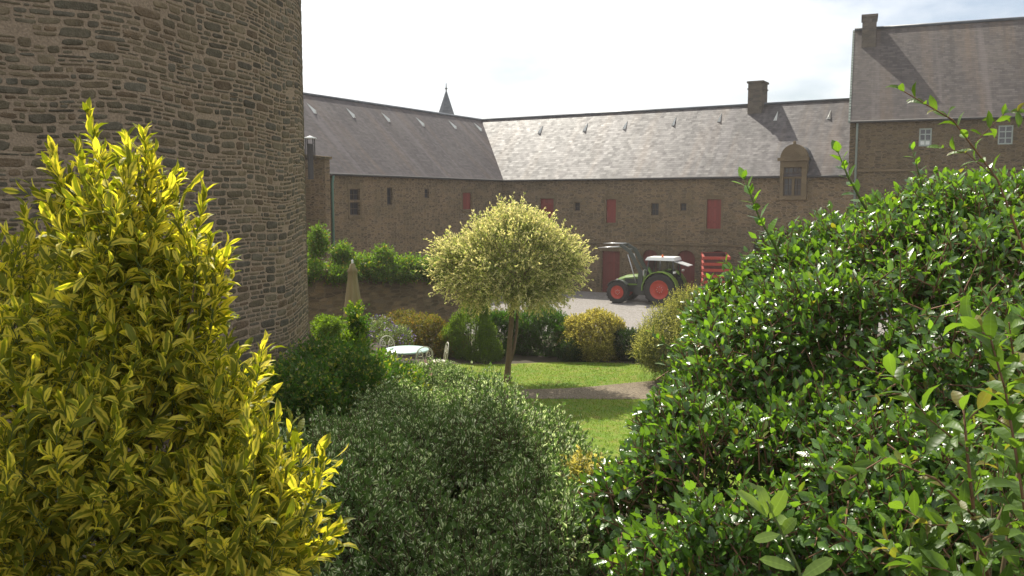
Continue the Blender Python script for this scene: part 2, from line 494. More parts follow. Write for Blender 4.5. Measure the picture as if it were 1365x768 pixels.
def sheet(name, xs, ys, zf, mat, keep=None):
    V = [(x, y, zf(x, y)) for y in ys for x in xs]
    nx = len(xs); F = []
    for j in range(len(ys) - 1):
        for i in range(nx - 1):
            if keep is None or keep((xs[i] + xs[i + 1]) / 2, (ys[j] + ys[j + 1]) / 2):
                F.append((j * nx + i, j * nx + i + 1, (j + 1) * nx + i + 1, (j + 1) * nx + i))
    me = bpy.data.meshes.new(name); me.from_pydata(V, [], F)
    me.polygons.foreach_set('use_smooth', np.ones(len(F), dtype=bool))
    return tag(link(name, me, mat), kind='structure')
xs = [-900, -300, -120, -60] + list(np.arange(-30, 31, 1.0)) + [60, 120, 300, 900]
ys = [-300, -60, -20] + list(np.arange(-8, 40, 0.5)) + [60, 120, 300, 900]
sheet('ground', xs, ys, lambda x, y: ground_z(x, y) - 0.012, M['soil'])
def path_bounds(x):
    """near and far edge of the gravel path across the lawn"""
    near = 20.45 + 0.05 * math.sin(x * 1.7) + 0.05 * max(0, x - 1)
    far = 21.55 + 0.16 * x + 0.05 * math.sin(x * 2.3 + 1) + 0.03 * x * x * (x > 0) - 0.0
    return near, max(far, near + 0.5)
def lawn_keep(x, y):
    a, b = path_bounds(x)
    return -3.6 < x < 9 and 13.0 < y < 26.6 and not (a < y < b and x > -1.6)
def rows_sheet(name, mat, x0, x1, step, yfun, n, off):
    V, F = [], []
    xsx = np.arange(x0, x1 + 1e-6, step)
    for x in xsx:
        a, b = yfun(x)
        for k in range(n + 1):
            y = a + (b - a) * k / n
            V.append((x, y, ground_z(x, y) + off))
    for i in range(len(xsx) - 1):
        for k in range(n):
            q = i * (n + 1) + k
            F.append((q, q + n + 1, q + n + 2, q + 1))
    me = bpy.data.meshes.new(name); me.from_pydata(V, [], F)
    me.polygons.foreach_set('use_smooth', np.ones(len(F), dtype=bool))
    return tag(link(name, me, mat), kind='structure')
rows_sheet('path', M['path'], -2.6, 9.0, 0.2, path_bounds, 4, 0.012)
rows_sheet('lawn', M['lawn'], -2.6, 9.0, 0.2, lambda x: (13.0, path_bounds(x)[0]), 16, 0.006)
rows_sheet('lawn', M['lawn'], -2.6, 9.0, 0.2, lambda x: (path_bounds(x)[1], 25.3 + 0.25 * math.sin(x) - 0.12 * max(0, x - 2) ** 1.4), 12, 0.006)
sheet('courtyard', [-120, -40, -20, 0, 20, 40, 120], [34.5, 45, 60, 80, 140], lambda x, y: COURT_Z, M['court'])

# ------------------------------------------------------------------ buildings
class Face2:
    """a vertical wall plane: t runs along it, d outwards, z up"""
    def __init__(self, O, u, n):
        self.O, self.u, self.n = V2(O), V2(u).normalized(), V2(n).normalized()
    def p(self, t, d, z):
        q = self.O + self.u * t + self.n * d
        return Vector((q.x, q.y, z))
    def pix(self, px, py, d=0.0):
        r_ = ray(px, py)
        o = self.O + self.n * d
        k = (o - V2(CAM)).dot(self.n) / V2(r_).dot(self.n)
        q = CAM + r_ * k
        return (V2(q) - o).dot(self.u), q.z
    def rect(self, x0, y0, x1, y1, d=0.0):
        a, _ = self.pix(x0, (y0 + y1) / 2, d); b, _ = self.pix(x1, (y0 + y1) / 2, d)
        _, zt = self.pix((x0 + x1) / 2, y0, d); _, zb = self.pix((x0 + x1) / 2, y1, d)
        return min(a, b), zb, max(a, b), zt
    def M3(self):
        return Matrix(((self.u.x, self.n.x, 0), (self.u.y, self.n.y, 0), (0, 0, 1)))
    def box(self, mb, t0, t1, d0, d1, z0, z1):
        P = [self.p(t0, d0, z0), self.p(t1, d0, z0), self.p(t1, d1, z0), self.p(t0, d1, z0),
             self.p(t0, d0, z1), self.p(t1, d0, z1), self.p(t1, d1, z1), self.p(t0, d1, z1)]
        mb.hexa(P)
def arch_poly(t0, z0, t1, z1, n=10, rise=None):
    w = (t1 - t0) / 2; rise = w * 0.8 if rise is None else rise
    c = (t0 + t1) / 2
    pts = [(t0, z0), (t1, z0)]
    for k in range(n + 1):
        a = math.pi * k / n
        pts.append((c + w * math.cos(a), z1 - rise + rise * math.sin(a)))
    return pts
def rect_poly(t0, z0, t1, z1): return [(t0, z0), (t1, z0), (t1, z1), (t0, z1)]
def inside(poly, x, y):
    c = False; n = len(poly)
    for i in range(n):
        x1, y1 = poly[i]; x2, y2 = poly[(i + 1) % n]
        if (y1 > y) != (y2 > y) and x < (x2 - x1) * (y - y1) / (y2 - y1) + x1: c = not c
    return c
def wall_with_holes(mb, fr, outline, holes, d=0.0, depth=0.28):
    V, E = [], []
    for poly in [outline] + holes:
        b = len(V); V += [Vector(p) for p in poly]
        E += [(b + i, b + (i + 1) % len(poly)) for i in range(len(poly))]
    vo, eo, fo, *_ = delaunay_2d_cdt(V, E, [], 0, 1e-5)
    for f in fo:
        cx = sum(vo[i].x for i in f) / 3; cy = sum(vo[i].y for i in f) / 3
        if not inside(outline, cx, cy) or any(inside(h, cx, cy) for h in holes): continue
        mb.face([fr.p(vo[i].x, d, vo[i].y) for i in f], [(vo[i].x, vo[i].y) for i in f])
    for h in holes:
        n = len(h)
        for i in range(n):
            (a, z), (b, w) = h[i], h[(i + 1) % n]
            mb.face([fr.p(a, d, z), fr.p(b, d, w), fr.p(b, d - depth, w), fr.p(a, d - depth, z)],
                    [(a, z), (b, w), (b + depth, w), (a + depth, z)])
def flat_poly(mb, fr, poly, d):
    mb.face([fr.p(a, d, z) for a, z in poly], [(a, z) for a, z in poly])
def shutter(fr, poly, parent, name='shutter', mat='red_boards', d=-0.10, th=0.05):
    mb = MB()
    flat_poly(mb, fr, poly, d)
    n = len(poly)
    for i in range(n):
        (a, z), (b, w) = poly[i], poly[(i + 1) % n]
        mb.face([fr.p(a, d, z), fr.p(b, d, w), fr.p(b, d - th, w), fr.p(a, d - th, z)])
    t0 = min(p[0] for p in poly); t1 = max(p[0] for p in poly)
    z0 = min(p[1] for p in poly); z1 = max(p[1] for p in poly)
    o = mb.build(name, M[mat], parent)
    for zz in (z0 + 0.22 * (z1 - z0), z0 + 0.72 * (z1 - z0)):
        hb = MB()
        fr.box(hb, t0 + 0.03, t1 - 0.03, d + 0.004, d + 0.035, zz - 0.05, zz + 0.05)
        hb.build('ledge_board', M[mat], o)
    return o
def surround(fr, t0, z0, t1, z1, parent, w=0.13, d=0.02, name='surround', sill=True):
    mb = MB()
    fr.box(mb, t0 - w, t0 - 0.002, 0.001, d, z0 - 0.02, z1 + 0.02)
    fr.box(mb, t1 + 0.002, t1 + w, 0.001, d, z0 - 0.02, z1 + 0.02)
    fr.box(mb, t0 - w - 0.06, t1 + w + 0.06, 0.001, d + 0.004, z1 + 0.022, z1 + 0.24)
    if sill: fr.box(mb, t0 - w, t1 + w, 0.001, d + 0.03, z0 - 0.17, z0 - 0.022)
    return mb.build(name, M['dressed'], parent)
def window(fr, t0, z0, t1, z1, parent, nx=2, nz=3, fmat='timber_dark', d=-0.14, bar=0.035, fw=0.05):
    mb = MB(); flat_poly(mb, fr, rect_poly(t0 - 0.01, z0 - 0.01, t1 + 0.01, z1 + 0.01), d)
    w = mb.build('window', M['glass_dark'], parent)
    fb = MB()
    fr.box(fb, t0, t0 + fw, d + 0.003, d + 0.05, z0, z1); fr.box(fb, t1 - fw, t1, d + 0.003, d + 0.05, z0, z1)
    fr.box(fb, t0 + fw, t1 - fw, d + 0.003, d + 0.048, z0, z0 + fw); fr.box(fb, t0 + fw, t1 - fw, d + 0.003, d + 0.048, z1 - fw, z1)
    for i in range(1, nx):
        x = t0 + (t1 - t0) * i / nx; fr.box(fb, x - bar / 2, x + bar / 2, d + 0.003, d + 0.040, z0 + fw, z1 - fw)
    for i in range(1, nz):
        z = z0 + (z1 - z0) * i / nz; fr.box(fb, t0 + fw, t1 - fw, d + 0.003, d + 0.036, z - bar / 2, z + bar / 2)
    fb.build('frame', M[fmat], w)
    return w

ZE = at(670, 237, 58).z
K = at(670, 237, 58)
Bp = at_z(1128, 230, ZE); Lp = at_z(435, 227, ZE)
ub = (V2(Bp) - V2(K)).normalized(); ul = (V2(Lp) - V2(K)).normalized()
# square the two wings up to each other
ang = (math.atan2(ub.y, ub.x) + math.atan2(ul.y, ul.x) + math.pi / 2) / 2
ub = Vector((math.cos(ang), math.sin(ang))); ul = Vector((math.cos(ang - math.pi / 2), math.sin(ang - math.pi / 2)))
barn = Face2(K, ub, ul); stable = Face2(K, ul, ub)
HD = 4.6
TB = barn.pix(1131, 225)[0]
TL = 27.0
_, ZR = barn.pix(900, 146, -HD)
SL = (ZR - ZE) / HD
GZ = COURT_Z - 0.05
print('ZE', ZE, 'ZR', ZR, 'TB', TB, 'ang', math.degrees(ang), 'slope', math.degrees(math.atan(SL)))

def roof_slab(mb, pts, uvs, th=0.10):
    n = (Vector(pts[1]) - Vector(pts[0])).cross(Vector(pts[2]) - Vector(pts[0])).normalized()
    if n.z < 0: n = -n
    low = [Vector(p) - n * th for p in pts]
    mb.face(pts, uvs); mb.face(low[::-1])
    for i in range(len(pts)):
        j = (i + 1) % len(pts)
        mb.face([pts[i], low[i], low[j], pts[j]])
def slope_uv(fr, p):
    q = V2(p) - fr.O
    d = -q.dot(fr.n)
    return (q.dot(fr.u), d * math.sqrt(1 + SL * SL))
def roof_vent(fr, px, py, parent, w=0.21):
    # find the point on the front slope
    r_ = ray(px, py)
    best = None
    for k in range(400):
        d = -HD * k / 399
        t, z = fr.pix(px, py, d)
        e = abs(z - (ZE - d * SL))
        if best is None or e < best[0]: best = (e, t, d, z)
    _, t, d, z = best
    mb = MB()
    f = d + 0.30
    zf = ZE - f * SL
    A = [fr.p(t - w / 2, f, zf + 0.005), fr.p(t + w / 2, f, zf + 0.005), fr.p(t, f + 0.03, zf + 0.18)]
    Bk = fr.p(t, d - 0.34, ZE - (d - 0.34) * SL + 0.02)
    mb.face([A[0], A[1], A[2]]); mb.face([A[0], A[2], Bk]); mb.face([A[2], A[1], Bk])
    mb.build('roof_vent', M['white_paint'], parent)
def gutter(fr, t0, t1, z, parent, d=0.20):
    mb = MB(); mb.tube([fr.p(t0, d, z), fr.p(t1, d, z)], 0.065, 8)
    return mb.build('gutter', M['gutter'], parent)

OV = 0.16
KR = barn.O - barn.n * HD - stable.n * HD        # ridge corner
KO = barn.O - barn.n * 2 * HD - stable.n * 2 * HD
KE = barn.O + barn.n * OV + stable.n * OV
def v3(q, z): return Vector((q.x, q.y, z))
ZEO = ZE - OV * SL

# ---- stable (left wing)
bs = empty('stone_stable', v3(K.to_2d(), COURT_Z), 'left stone wing with plain dark slate roof meeting the red-shuttered range', 'stable')
sh_poly = []; holes = []
sl = [stable.rect(466, 252, 479.5, 267), stable.rect(466, 269.5, 479.5, 287), stable.rect(516, 250, 523, 273), stable.rect(566, 252, 572, 264)]
sr = [stable.rect(617, 257, 628.5, 279)]
holes = [rect_poly(*r_) for r_ in sl + sr]
mb = MB()
wall_with_holes(mb, stable, [(-0.0, GZ), (TL, GZ), (TL, ZE), (-0.0, ZE)], holes, 0.0, 0.3)
stq = [stable.p(TL, 0, GZ), stable.p(TL, -2 * HD, GZ), stable.p(TL, -2 * HD, ZE), stable.p(TL, -HD, ZR), stable.p(TL, 0, ZE)]
mb.face(stq)
mb.face([stable.p(TL, -2 * HD, GZ), stable.p(-2 * HD, -2 * HD, GZ), stable.p(-2 * HD, -2 * HD, ZE), stable.p(TL, -2 * HD, ZE)])
mb.build('wall', M['rubble_court'], bs)
mb = MB(); stable.box(mb, 0.3, TL - 0.3, -0.5, -0.4, GZ, ZE - 0.1); mb.build('dark_backing', M['dark_void'], bs)  # added panel, coloured as the shade behind the windows
mb = MB()
pts = [v3(KE, ZEO), stable.p(TL + 0.2, OV, ZEO), stable.p(TL + 0.2, -HD, ZR), v3(KR, ZR)]
roof_slab(mb, pts, [slope_uv(stable, p) for p in pts])
pts = [stable.p(TL + 0.2, -HD, ZR), stable.p(TL + 0.2, -2 * HD - OV, ZEO), v3(KO, ZEO), v3(KR, ZR)]
roof_slab(mb, pts, [slope_uv(stable, p) for p in pts])
rf = mb.build('roof', M['slate_stable'], bs)
mb = MB(); mb.tube([stable.p(TL + 0.2, -HD, ZR + 0.02), v3(KR, ZR + 0.02)], 0.09, 8); mb.build('ridge', M['slate_spire'], rf)
for x, y in ((415, 145), (467, 151), (514, 157), (560, 163), (603, 167), (637, 170)): roof_vent(stable, x, y, rf)
gutter(stable, OV, TL, ZEO - 0.05, bs)
for i, r_ in enumerate(sl):
    window(stable, *r_, bs, nx=1 if i > 1 else 2, nz=2)
mb = MB()
t0, z0, t1, z1 = sl[0][0], sl[1][1], sl[0][2], sl[0][3]
surround(stable, t0, z0, t1, z1, bs)
for r_ in sr:
    surround(stable, *r_, bs); shutter(stable, rect_poly(*r_), bs)
tp = stable.pix(441, 250)[0]
mb = MB(); mb.tube([stable.p(tp, 0.18, ZEO - 0.1), stable.p(tp, 0.10, ZEO - 0.5), stable.p(tp, 0.10, 1.6)], 0.07, 8); mb.build('downpipe', M['green_paint'], bs)
mb = MB(); mb.tube([stable.p(tp, 0.10, 1.6), stable.p(tp, 0.10, COURT_Z)], 0.075, 8); mb.build('downpipe', M['pale_pipe'], bs)

# ---- barn (back range with the red shutters)
bb = empty('stone_barn', barn.p(TB / 2, 0, COURT_Z), 'long stone range with red shutters, arched red doors and a sparkling slate roof', 'barn')
b_shut = [barn.rect(720, 265, 738, 291), barn.rect(808, 266, 821, 297), barn.rect(942, 266, 961, 305)]
b_small = [barn.rect(766, 270, 773, 281), barn.rect(868, 271, 878, 287), barn.rect(907, 271, 915, 281)]
zdoor = COURT_Z + 0.02
b_door = [barn.rect(802, 335, 826, 378)]
b_door = [(r_[0], zdoor, r_[2], r_[3]) for r_ in b_door]
b_arch = [barn.rect(856, 333, 876, 380), barn.rect(902, 334, 926, 380), barn.rect(944, 334, 971, 380)]
b_arch = [(r_[0], zdoor, r_[2], r_[3]) for r_ in b_arch]
ga = barn.rect(1003, 308, 1064, 385); ga = (ga[0], zdoor, ga[2], ga[3])
dw = barn.rect(1045, 223, 1069, 261)
dwo = (dw[0] - 0.1, dw[1] - 0.1, dw[2] + 0.1, ZE - 0.02)
holes = [rect_poly(*r_) for r_ in b_shut + b_small + b_door] + [arch_poly(*r_) for r_ in b_arch] + [arch_poly(*ga, n=14)] + [rect_poly(*dwo)]
mb = MB()
wall_with_holes(mb, barn, [(0, GZ), (TB + 0.3, GZ), (TB + 0.3, ZE), (0, ZE)], holes, 0.0, 0.3)
mb.face([barn.p(TB + 0.3, -2 * HD, GZ), barn.p(-2 * HD, -2 * HD, GZ), barn.p(-2 * HD, -2 * HD, ZE), barn.p(TB + 0.3, -2 * HD, ZE)])
mb.build('wall', M['rubble_court'], bb)
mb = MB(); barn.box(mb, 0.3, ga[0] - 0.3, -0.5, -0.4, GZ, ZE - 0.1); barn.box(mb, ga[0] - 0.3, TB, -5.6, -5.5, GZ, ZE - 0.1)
mb.build('dark_backing', M['dark_void'], bb)  # added panels paint the dark interior behind windows and archway
mb = MB()
pts = [v3(KE, ZEO), v3(KR, ZR), barn.p(TB + 0.1, -HD, ZR), barn.p(TB + 0.1, OV, ZEO)]
roof_slab(mb, pts[::-1], [slope_uv(barn, p) for p in pts[::-1]])
pts = [v3(KR, ZR), v3(KO, ZEO), barn.p(TB + 0.1, -2 * HD - OV, ZEO), barn.p(TB + 0.1, -HD, ZR)]
roof_slab(mb, pts[::-1], [slope_uv(barn, p) for p in pts[::-1]])
rf = mb.build('roof', M['slate_barn'], bb)
mb = MB(); mb.tube([v3(KR, ZR + 0.02), barn.p(TB, -HD, ZR + 0.02)], 0.09, 8); mb.build('ridge', M['slate_spire'], rf)
for x, y in ((721, 173), (781, 170), (834, 167), (899, 162), (960, 157), (1035, 155), (1106, 153)): roof_vent(barn, x, y, rf)
# chimney on the ridge
tc0 = barn.pix(997, 140, -HD + 0.55)[0]; tc1 = barn.pix(1016, 140, -HD + 0.55)[0]
zct = barn.pix(1008, 108, -HD + 0.55)[1]
mb = MB()
barn.box(mb, tc0, tc1, -HD - 0.6, -HD + 0.62, ZR - 1.2, zct - 0.12)
barn.box(mb, tc0 - 0.07, tc1 + 0.07, -HD - 0.67, -HD + 0.69, zct - 0.118, zct)
barn.box(mb, tc0 - 0.04, tc1 + 0.04, -HD - 0.64, -HD + 0.66, zct - 0.50, zct - 0.42)
mb.build('chimney', M['chimney_stone'], rf)
# wall dormer
dt0 = barn.pix(1040, 215, 0.16)[0]; dt1 = barn.pix(1076, 215, 0.16)[0]
zc = barn.pix(1058, 211, 0.16)[1]; ztop = barn.pix(1058, 192, 0.16)[1]
zb_ = dw[1] - 0.22
cxd = (dt0 + dt1) / 2; hw = (dt1 - dt0) / 2
arc = [(cxd + hw * math.cos(math.pi * k / 14), zc + (ztop - zc) * math.sin(math.pi * k / 14)) for k in range(15)]
outl = [(dt0, zb_), (dt1, zb_)] + arc
mb = MB()
wall_with_holes(mb, barn, outl, [rect_poly(*dw)], 0.16, 0.34)
for i in range(len(outl)):
    (a, z), (b, w) = outl[i], outl[(i + 1) % len(outl)]
    mb.face([barn.p(a, 0.16, z), barn.p(a, -0.25, z), barn.p(b, -0.25, w), barn.p(b, 0.16, w)])
barn.box(mb, dt0 - 0.12, dt1 + 0.12, 0.163, 0.30, zc - 0.14, zc + 0.03)
dm = mb.build('dormer', M['dressed'], bb)
mb = MB()
dl = 2.6
for i in range(len(arc) - 1):
    (a, z), (b, w) = arc[i], arc[i + 1]
    mb.face([barn.p(a, -0.24, z - 0.03), barn.p(a, -dl, z - 0.03), barn.p(b, -dl, w - 0.03), barn.p(b, -0.24, w - 0.03)])
for a in (dt0 + 0.03, dt1 - 0.03):
    mb.face([barn.p(a, -0.24, ZE - 0.3), barn.p(a, -dl, ZE - 0.3), barn.p(a, -dl, zc), barn.p(a, -0.24, zc)])
mb.build('dormer_roof', M['slate_spire'], dm)
mb = MB(); mb.lathe([(0.001, 0.0), (0.11, 0.01), (0.07, 0.06), (0.11, 0.13), (0.001, 0.22)], Matrix.Translation(barn.p(cxd, 0.05, ztop - 0.02)), 12)
mb.build('finial', M['dressed'], dm)
window(barn, *dw, dm, nx=4, nz=5, d=0.0, fw=0.06)
mb = MB()
barn.box(mb, cxd - 0.07, cxd + 0.07, 0.042, 0.10, dw[1], dw[3] - 0.62); barn.box(mb, dw[0], dw[2], 0.046, 0.11, dw[3] - 0.62, dw[3] - 0.50)
mb.build('mullion', M['dressed'], dm)
gutter(barn, OV, dt0 - 0.05, ZEO - 0.05, bb); gutter(barn, dt1 + 0.05, TB, ZEO - 0.05, bb)
for r_ in b_shut:
    surround(barn, *r_, bb); shutter(barn, rect_poly(*r_), bb)
for r_ in b_small:
    window(barn, *r_, bb, nx=2, nz=2, bar=0.03, fw=0.035)
    surround(barn, *r_, bb, w=0.10)
for r_ in b_door:
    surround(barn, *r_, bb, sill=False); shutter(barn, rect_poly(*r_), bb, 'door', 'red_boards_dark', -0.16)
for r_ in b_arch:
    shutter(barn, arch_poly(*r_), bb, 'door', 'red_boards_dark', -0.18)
    # ring of voussoirs round the arch head
    t0, z0, t1, z1 = r_; w = (t1 - t0) / 2; c = (t0 + t1) / 2; rise = w * 0.8
    mb = MB()
    for k in range(9):
        a0 = math.pi * k / 9 + 0.02; a1 = math.pi * (k + 1) / 9 - 0.02
        q = [(c + (w + e) * math.cos(a), z1 - rise + (rise + e) * math.sin(a)) for a, e in ((a0, 0.01), (a0, 0.26), (a1, 0.26), (a1, 0.01))]
        mb.prism([barn.p(x, 0.002, z) for x, z in q], barn.p(0, 0.03, 0) - barn.p(0, 0.002, 0))
    mb.build('arch_surround', M['dressed'], bb)
zs = barn.pix(900, 325.5)[1]
mb = MB(); barn.box(mb, barn.pix(742, 325)[0], ga[0] - 0.25, 0.001, 0.07, zs - 0.06, zs + 0.05); mb.build('string_course', M['dressed'], bb)

# ---- manor house on the right
H0 = barn.p(TB, 0.0, 0).to_2d()
ha = ang + R(9)
uh = Vector((math.cos(ha), math.sin(ha))); nh = Vector((uh.y, -uh.x))
house = Face2(H0, uh, nh)
HH = 5.0; TH = 16.0
_, ZHE = house.pix(1134, 157.5)
_, ZHR = house.pix(1172, 38, -HH)
SLH = (ZHR - ZHE) / HH
bh = empty('manor_house', house.p(TH / 2, 0, COURT_Z), 'tall stone house with steep slate roof and small white windows', 'house')
hw_ = [house.rect(1225, 171, 1242, 195), house.rect(1330.5, 167, 1350.5, 192.5)]
mb = MB()
wall_with_holes(mb, house, [(0, GZ), (TH, GZ), (TH, ZHE), (0, ZHE)], [rect_poly(*r_) for r_ in hw_], 0.0, 0.25)
for t in (0.0, TH):
    mb.face([house.p(t, 0, GZ), house.p(t, 0, ZHE), house.p(t, -HH, ZHR - 0.05), house.p(t, -2 * HH, ZHE), house.p(t, -2 * HH, GZ)])
mb.face([house.p(0, -2 * HH, GZ), house.p(0, -2 * HH, ZHE), house.p(TH, -2 * HH, ZHE), house.p(TH, -2 * HH, GZ)])
mb.build('wall', M['rubble_house'], bh)
mb = MB(); house.box(mb, 0.4, TH - 0.4, -0.5, -0.4, GZ, ZHE - 0.1); mb.build('dark_backing', M['dark_void'], bh)  # added near-black panel stands in for the unlit rooms
mb = MB()
zo = ZHE - OV * SLH
def huv(p):
    q = V2(p) - house.O
    return (q.dot(house.u), -q.dot(house.n) * math.sqrt(1 + SLH * SLH))
pts = [house.p(-0.08, OV, zo), house.p(TH + 0.2, OV, zo), house.p(TH + 0.2, -HH, ZHR), house.p(-0.08, -HH, ZHR)]
roof_slab(mb, pts, [huv(p) for p in pts])
pts = [house.p(TH + 0.2, -HH, ZHR), house.p(TH + 0.2, -2 * HH - OV, zo), house.p(-0.08, -2 * HH - OV, zo), house.p(-0.08, -HH, ZHR)]
roof_slab(mb, pts, [huv(p) for p in pts])
rf = mb.build('roof', M['slate_house'], bh)
mb = MB(); mb.tube([house.p(0, -HH, ZHR + 0.02), house.p(TH, -HH, ZHR + 0.02)], 0.10, 8); mb.build('ridge', M['slate_spire'], rf)
mb = MB()
nv = 34
for k in range(nv):
    d0 = OV - (HH + OV) * k / nv; d1 = OV - (HH + OV) * (k + 0.7) / nv
    zz0 = ZHE - d0 * SLH; zz1 = ZHE - d1 * SLH
    mb.hexa([house.p(-0.10, d0, zz0 - 0.10), house.p(0.0, d0, zz0 - 0.10), house.p(0.0, d1, zz1 - 0.10), house.p(-0.10, d1, zz1 - 0.10),
             house.p(-0.10, d0, zz0 + 0.035), house.p(0.0, d0, zz0 + 0.035), house.p(0.0, d1, zz1 + 0.035), house.p(-0.10, d1, zz1 + 0.035)])
mb.build('verge', M['pale_pipe'], rf)
ct0 = house.pix(1149, 45, -HH + 0.9)[0]; ct1 = house.pix(1168, 45, -HH + 0.9)[0]
zht = house.pix(1158, 20, -HH + 0.9)[1]
mb = MB()
house.box(mb, ct0, ct1, -HH - 0.5, -HH + 1.1, ZHR - 2.0, zht - 0.14)
house.box(mb, ct0 - 0.06, ct1 + 0.06, -HH - 0.56, -HH + 1.16, zht - 0.138, zht)
mb.build('chimney', M['chimney_stone'], rf)
gutter(house, 0, TH, zo - 0.05, bh)
for i, r_ in enumerate(hw_):
    w = window(house, *r_, bh, nx=2, nz=3, fmat='frame_paint', d=-0.08, bar=0.05, fw=0.07)
    if i == 0:
        mb = MB()
        t0, z0, t1, z1 = r_
        house.box(mb, t0 + 0.08, t1 - 0.08, -0.079, -0.074, z0 + 0.08, z0 + (z1 - z0) * 0.30)
        mb.build('blind', M['white_paint'], w)
zsc = house.pix(1200, 227)[1]
mb = MB(); house.box(mb, 0.3, TH, 0.001, 0.08, zsc - 0.06, zsc + 0.06); mb.build('string_course', M['dressed'], bh)
td = house.pix(1142, 190)[0]
mb = MB(); mb.tube([house.p(td, 0.12, zo - 0.1), house.p(td, 0.09, zo - 0.4), house.p(td, 0.09, COURT_Z)], 0.06, 8); mb.build('downpipe', M['pale_pipe'], bh)

# ---- turret with a slate spire behind the left wing
tp_ = at(595, 150, 80)
r_s = 26.5 / 2 / FPX * 80
zb = at(595, 156, 80).z; zt = at(595, 120, 80).z
bt = empty('spire_turret', (tp_.x, tp_.y, COURT_Z), 'slate spire of a turret rising behind the left wing roof', 'turret')
mb = MB(); mb.lathe([(r_s * 0.9, COURT_Z), (r_s * 0.9, zb - 0.2)], Matrix.Translation((tp_.x, tp_.y, 0)), 20); mb.build('wall', M['rubble_court'], bt)
mb = MB()
for k in range(8):
    a0, a1 = 2 * math.pi * (k + .5) / 8, 2 * math.pi * (k + 1.5) / 8
    e = 1.18
    q = [(r_s * e, zb - 0.8), (r_s * 0.93, zb), (0.02, zt)]
    for (ra, za), (rb, zb2) in zip(q[:-1], q[1:]):
        P = [Vector((tp_.x + r * math.cos(a), tp_.y + r * math.sin(a), z)) for r, a, z in ((ra, a0, za), (ra, a1, za), (rb, a1, zb2), (rb, a0, zb2))]
        mb.face(P)
mb.build('roof', M['slate_spire'], bt)
mb = MB(); mb.tube([(tp_.x, tp_.y, zt - 0.1), (tp_.x, tp_.y, at(595, 111, 80).z)], [0.06, 0.03], 6)
mb.lathe([(0.001, -0.14), (0.14, 0), (0.001, 0.14)], Matrix.Translation((tp_.x, tp_.y, zt + 0.12)), 10)
mb.build('finial', M['gutter'], bt)

# ---- annex pier at the left end with its chimney cowl
ac = at(420, 260, 41)
an = Face2(at(433, 240, 41).to_2d(), -ub, ul)
zt1 = at(432, 211, 41).z; zt2 = at(409, 207, 41).z - 0.9
ba = empty('stone_annex', an.p(1.5, -0.2, COURT_Z), 'narrow stone annex with sloping coping beside the round tower', 'outbuilding')
mb = MB()
mb.hexa([an.p(0, 0, GZ), an.p(4.5, 0, GZ), an.p(4.5, -0.35, GZ), an.p(0, -0.35, GZ), an.p(0, 0, zt1), an.p(4.5, 0, zt2 + 1.2), an.p(4.5, -0.35, zt2 + 1.2), an.p(0, -0.35, zt1)])
mb.build('wall', M['rubble_court'], ba)
mb = MB()
mb.hexa([an.p(-0.1, 0.08, zt1 - 0.04), an.p(4.6, 0.08, zt2 + 1.17), an.p(4.6, -0.42, zt2 + 1.17), an.p(-0.1, -0.42, zt1 - 0.04),
         an.p(-0.1, 0.08, zt1 + 0.08), an.p(4.6, 0.08, zt2 + 1.3), an.p(4.6, -0.42, zt2 + 1.3), an.p(-0.1, -0.42, zt1 + 0.08)])
mb.build('coping', M['rubble_garden'], ba)
cc = at(413.5, 195, 40.6)
zc0 = at(413.5, 206, 40.6).z - 0.25; zc1 = at(413.5, 184.5, 40.6).z
mb = MB()
for a in (-1, 1):
    for b in (-1, 1):
        mb.tube([(cc.x + a * 0.17, cc.y + b * 0.17, zc0), (cc.x + a * 0.17, cc.y + b * 0.17, zc1)], 0.03, 6)
mb.lathe([(0.13, zc0 - 0.9), (0.13, zc1 - 0.25)], Matrix.Translation((cc.x, cc.y, 0)), 12)
ck = mb.build('chimney_cowl', M['gutter'], ba)
mb = MB(); mb.lathe([(0.001, zc1 + 0.12), (0.30, zc1 + 0.02), (0.30, zc1 - 0.02), (0.001, zc1 - 0.02)], Matrix.Translation((cc.x, cc.y, 0)), 16); mb.build('cap', M['white_paint'], ck)

# ------------------------------------------------------------------ thin scattering volume added to veil and soften the far buildings
hm, ht, ho = new_mat('added_haze')
hv = ht.nodes.new('ShaderNodeVolumePrincipled')
hv.inputs['Color'].default_value = (0.95, 0.92, 0.90, 1)
hv.inputs['Density'].default_value = 0.0007
hv.inputs['Anisotropy'].default_value = 0.35
ht.links.new(hv.outputs[0], ho.inputs['Volume'])
mb = MB(); mb.box((0, 40, 10), (200, 130, 26))
tag(mb.build('added_haze', hm), kind='stuff')

# ------------------------------------------------------------------ round tower, stone by stone
TC = Vector((-9.3, 13.15)); TR = 6.0; TZ = 13.7  # unseen tower height set so its shade covers the lower shrubs
tw = empty('round_tower', (TC.x, TC.y, ground_z(TC.x, TC.y)), 'massive round rubble stone tower filling the upper left', 'tower')
mb = MB()
mb.lathe([(TR, -1.2), (TR, TZ)], Matrix.Translation((TC.x, TC.y, 0)), 128)
def mat_mortar():
    m, t, out = new_mat('lime_mortar'); g = G(t)
    o = g.obj()
    n = g.noise(o, 1.1, 5); f = g.noise(o, 40, 4)
    c = g.mix(n, c4((0.27, 0.205, 0.145)), c4((0.37, 0.29, 0.205)))
    c = g.mix(1.0, c, g.ramp(f, [(0.3, 0.75), (0.7, 1.15)]), 'MULTIPLY')
    p = g.n('ShaderNodeBsdfPrincipled', Roughness=0.95); p.inputs['Specular IOR Level'].default_value = 0.1
    t.links.new(c, p.inputs['Base Color']); t.links.new(g.bump(f, 0.8, 0.02), p.inputs['Normal'])
    t.links.new(p.outputs[0], out.inputs['Surface']); return m
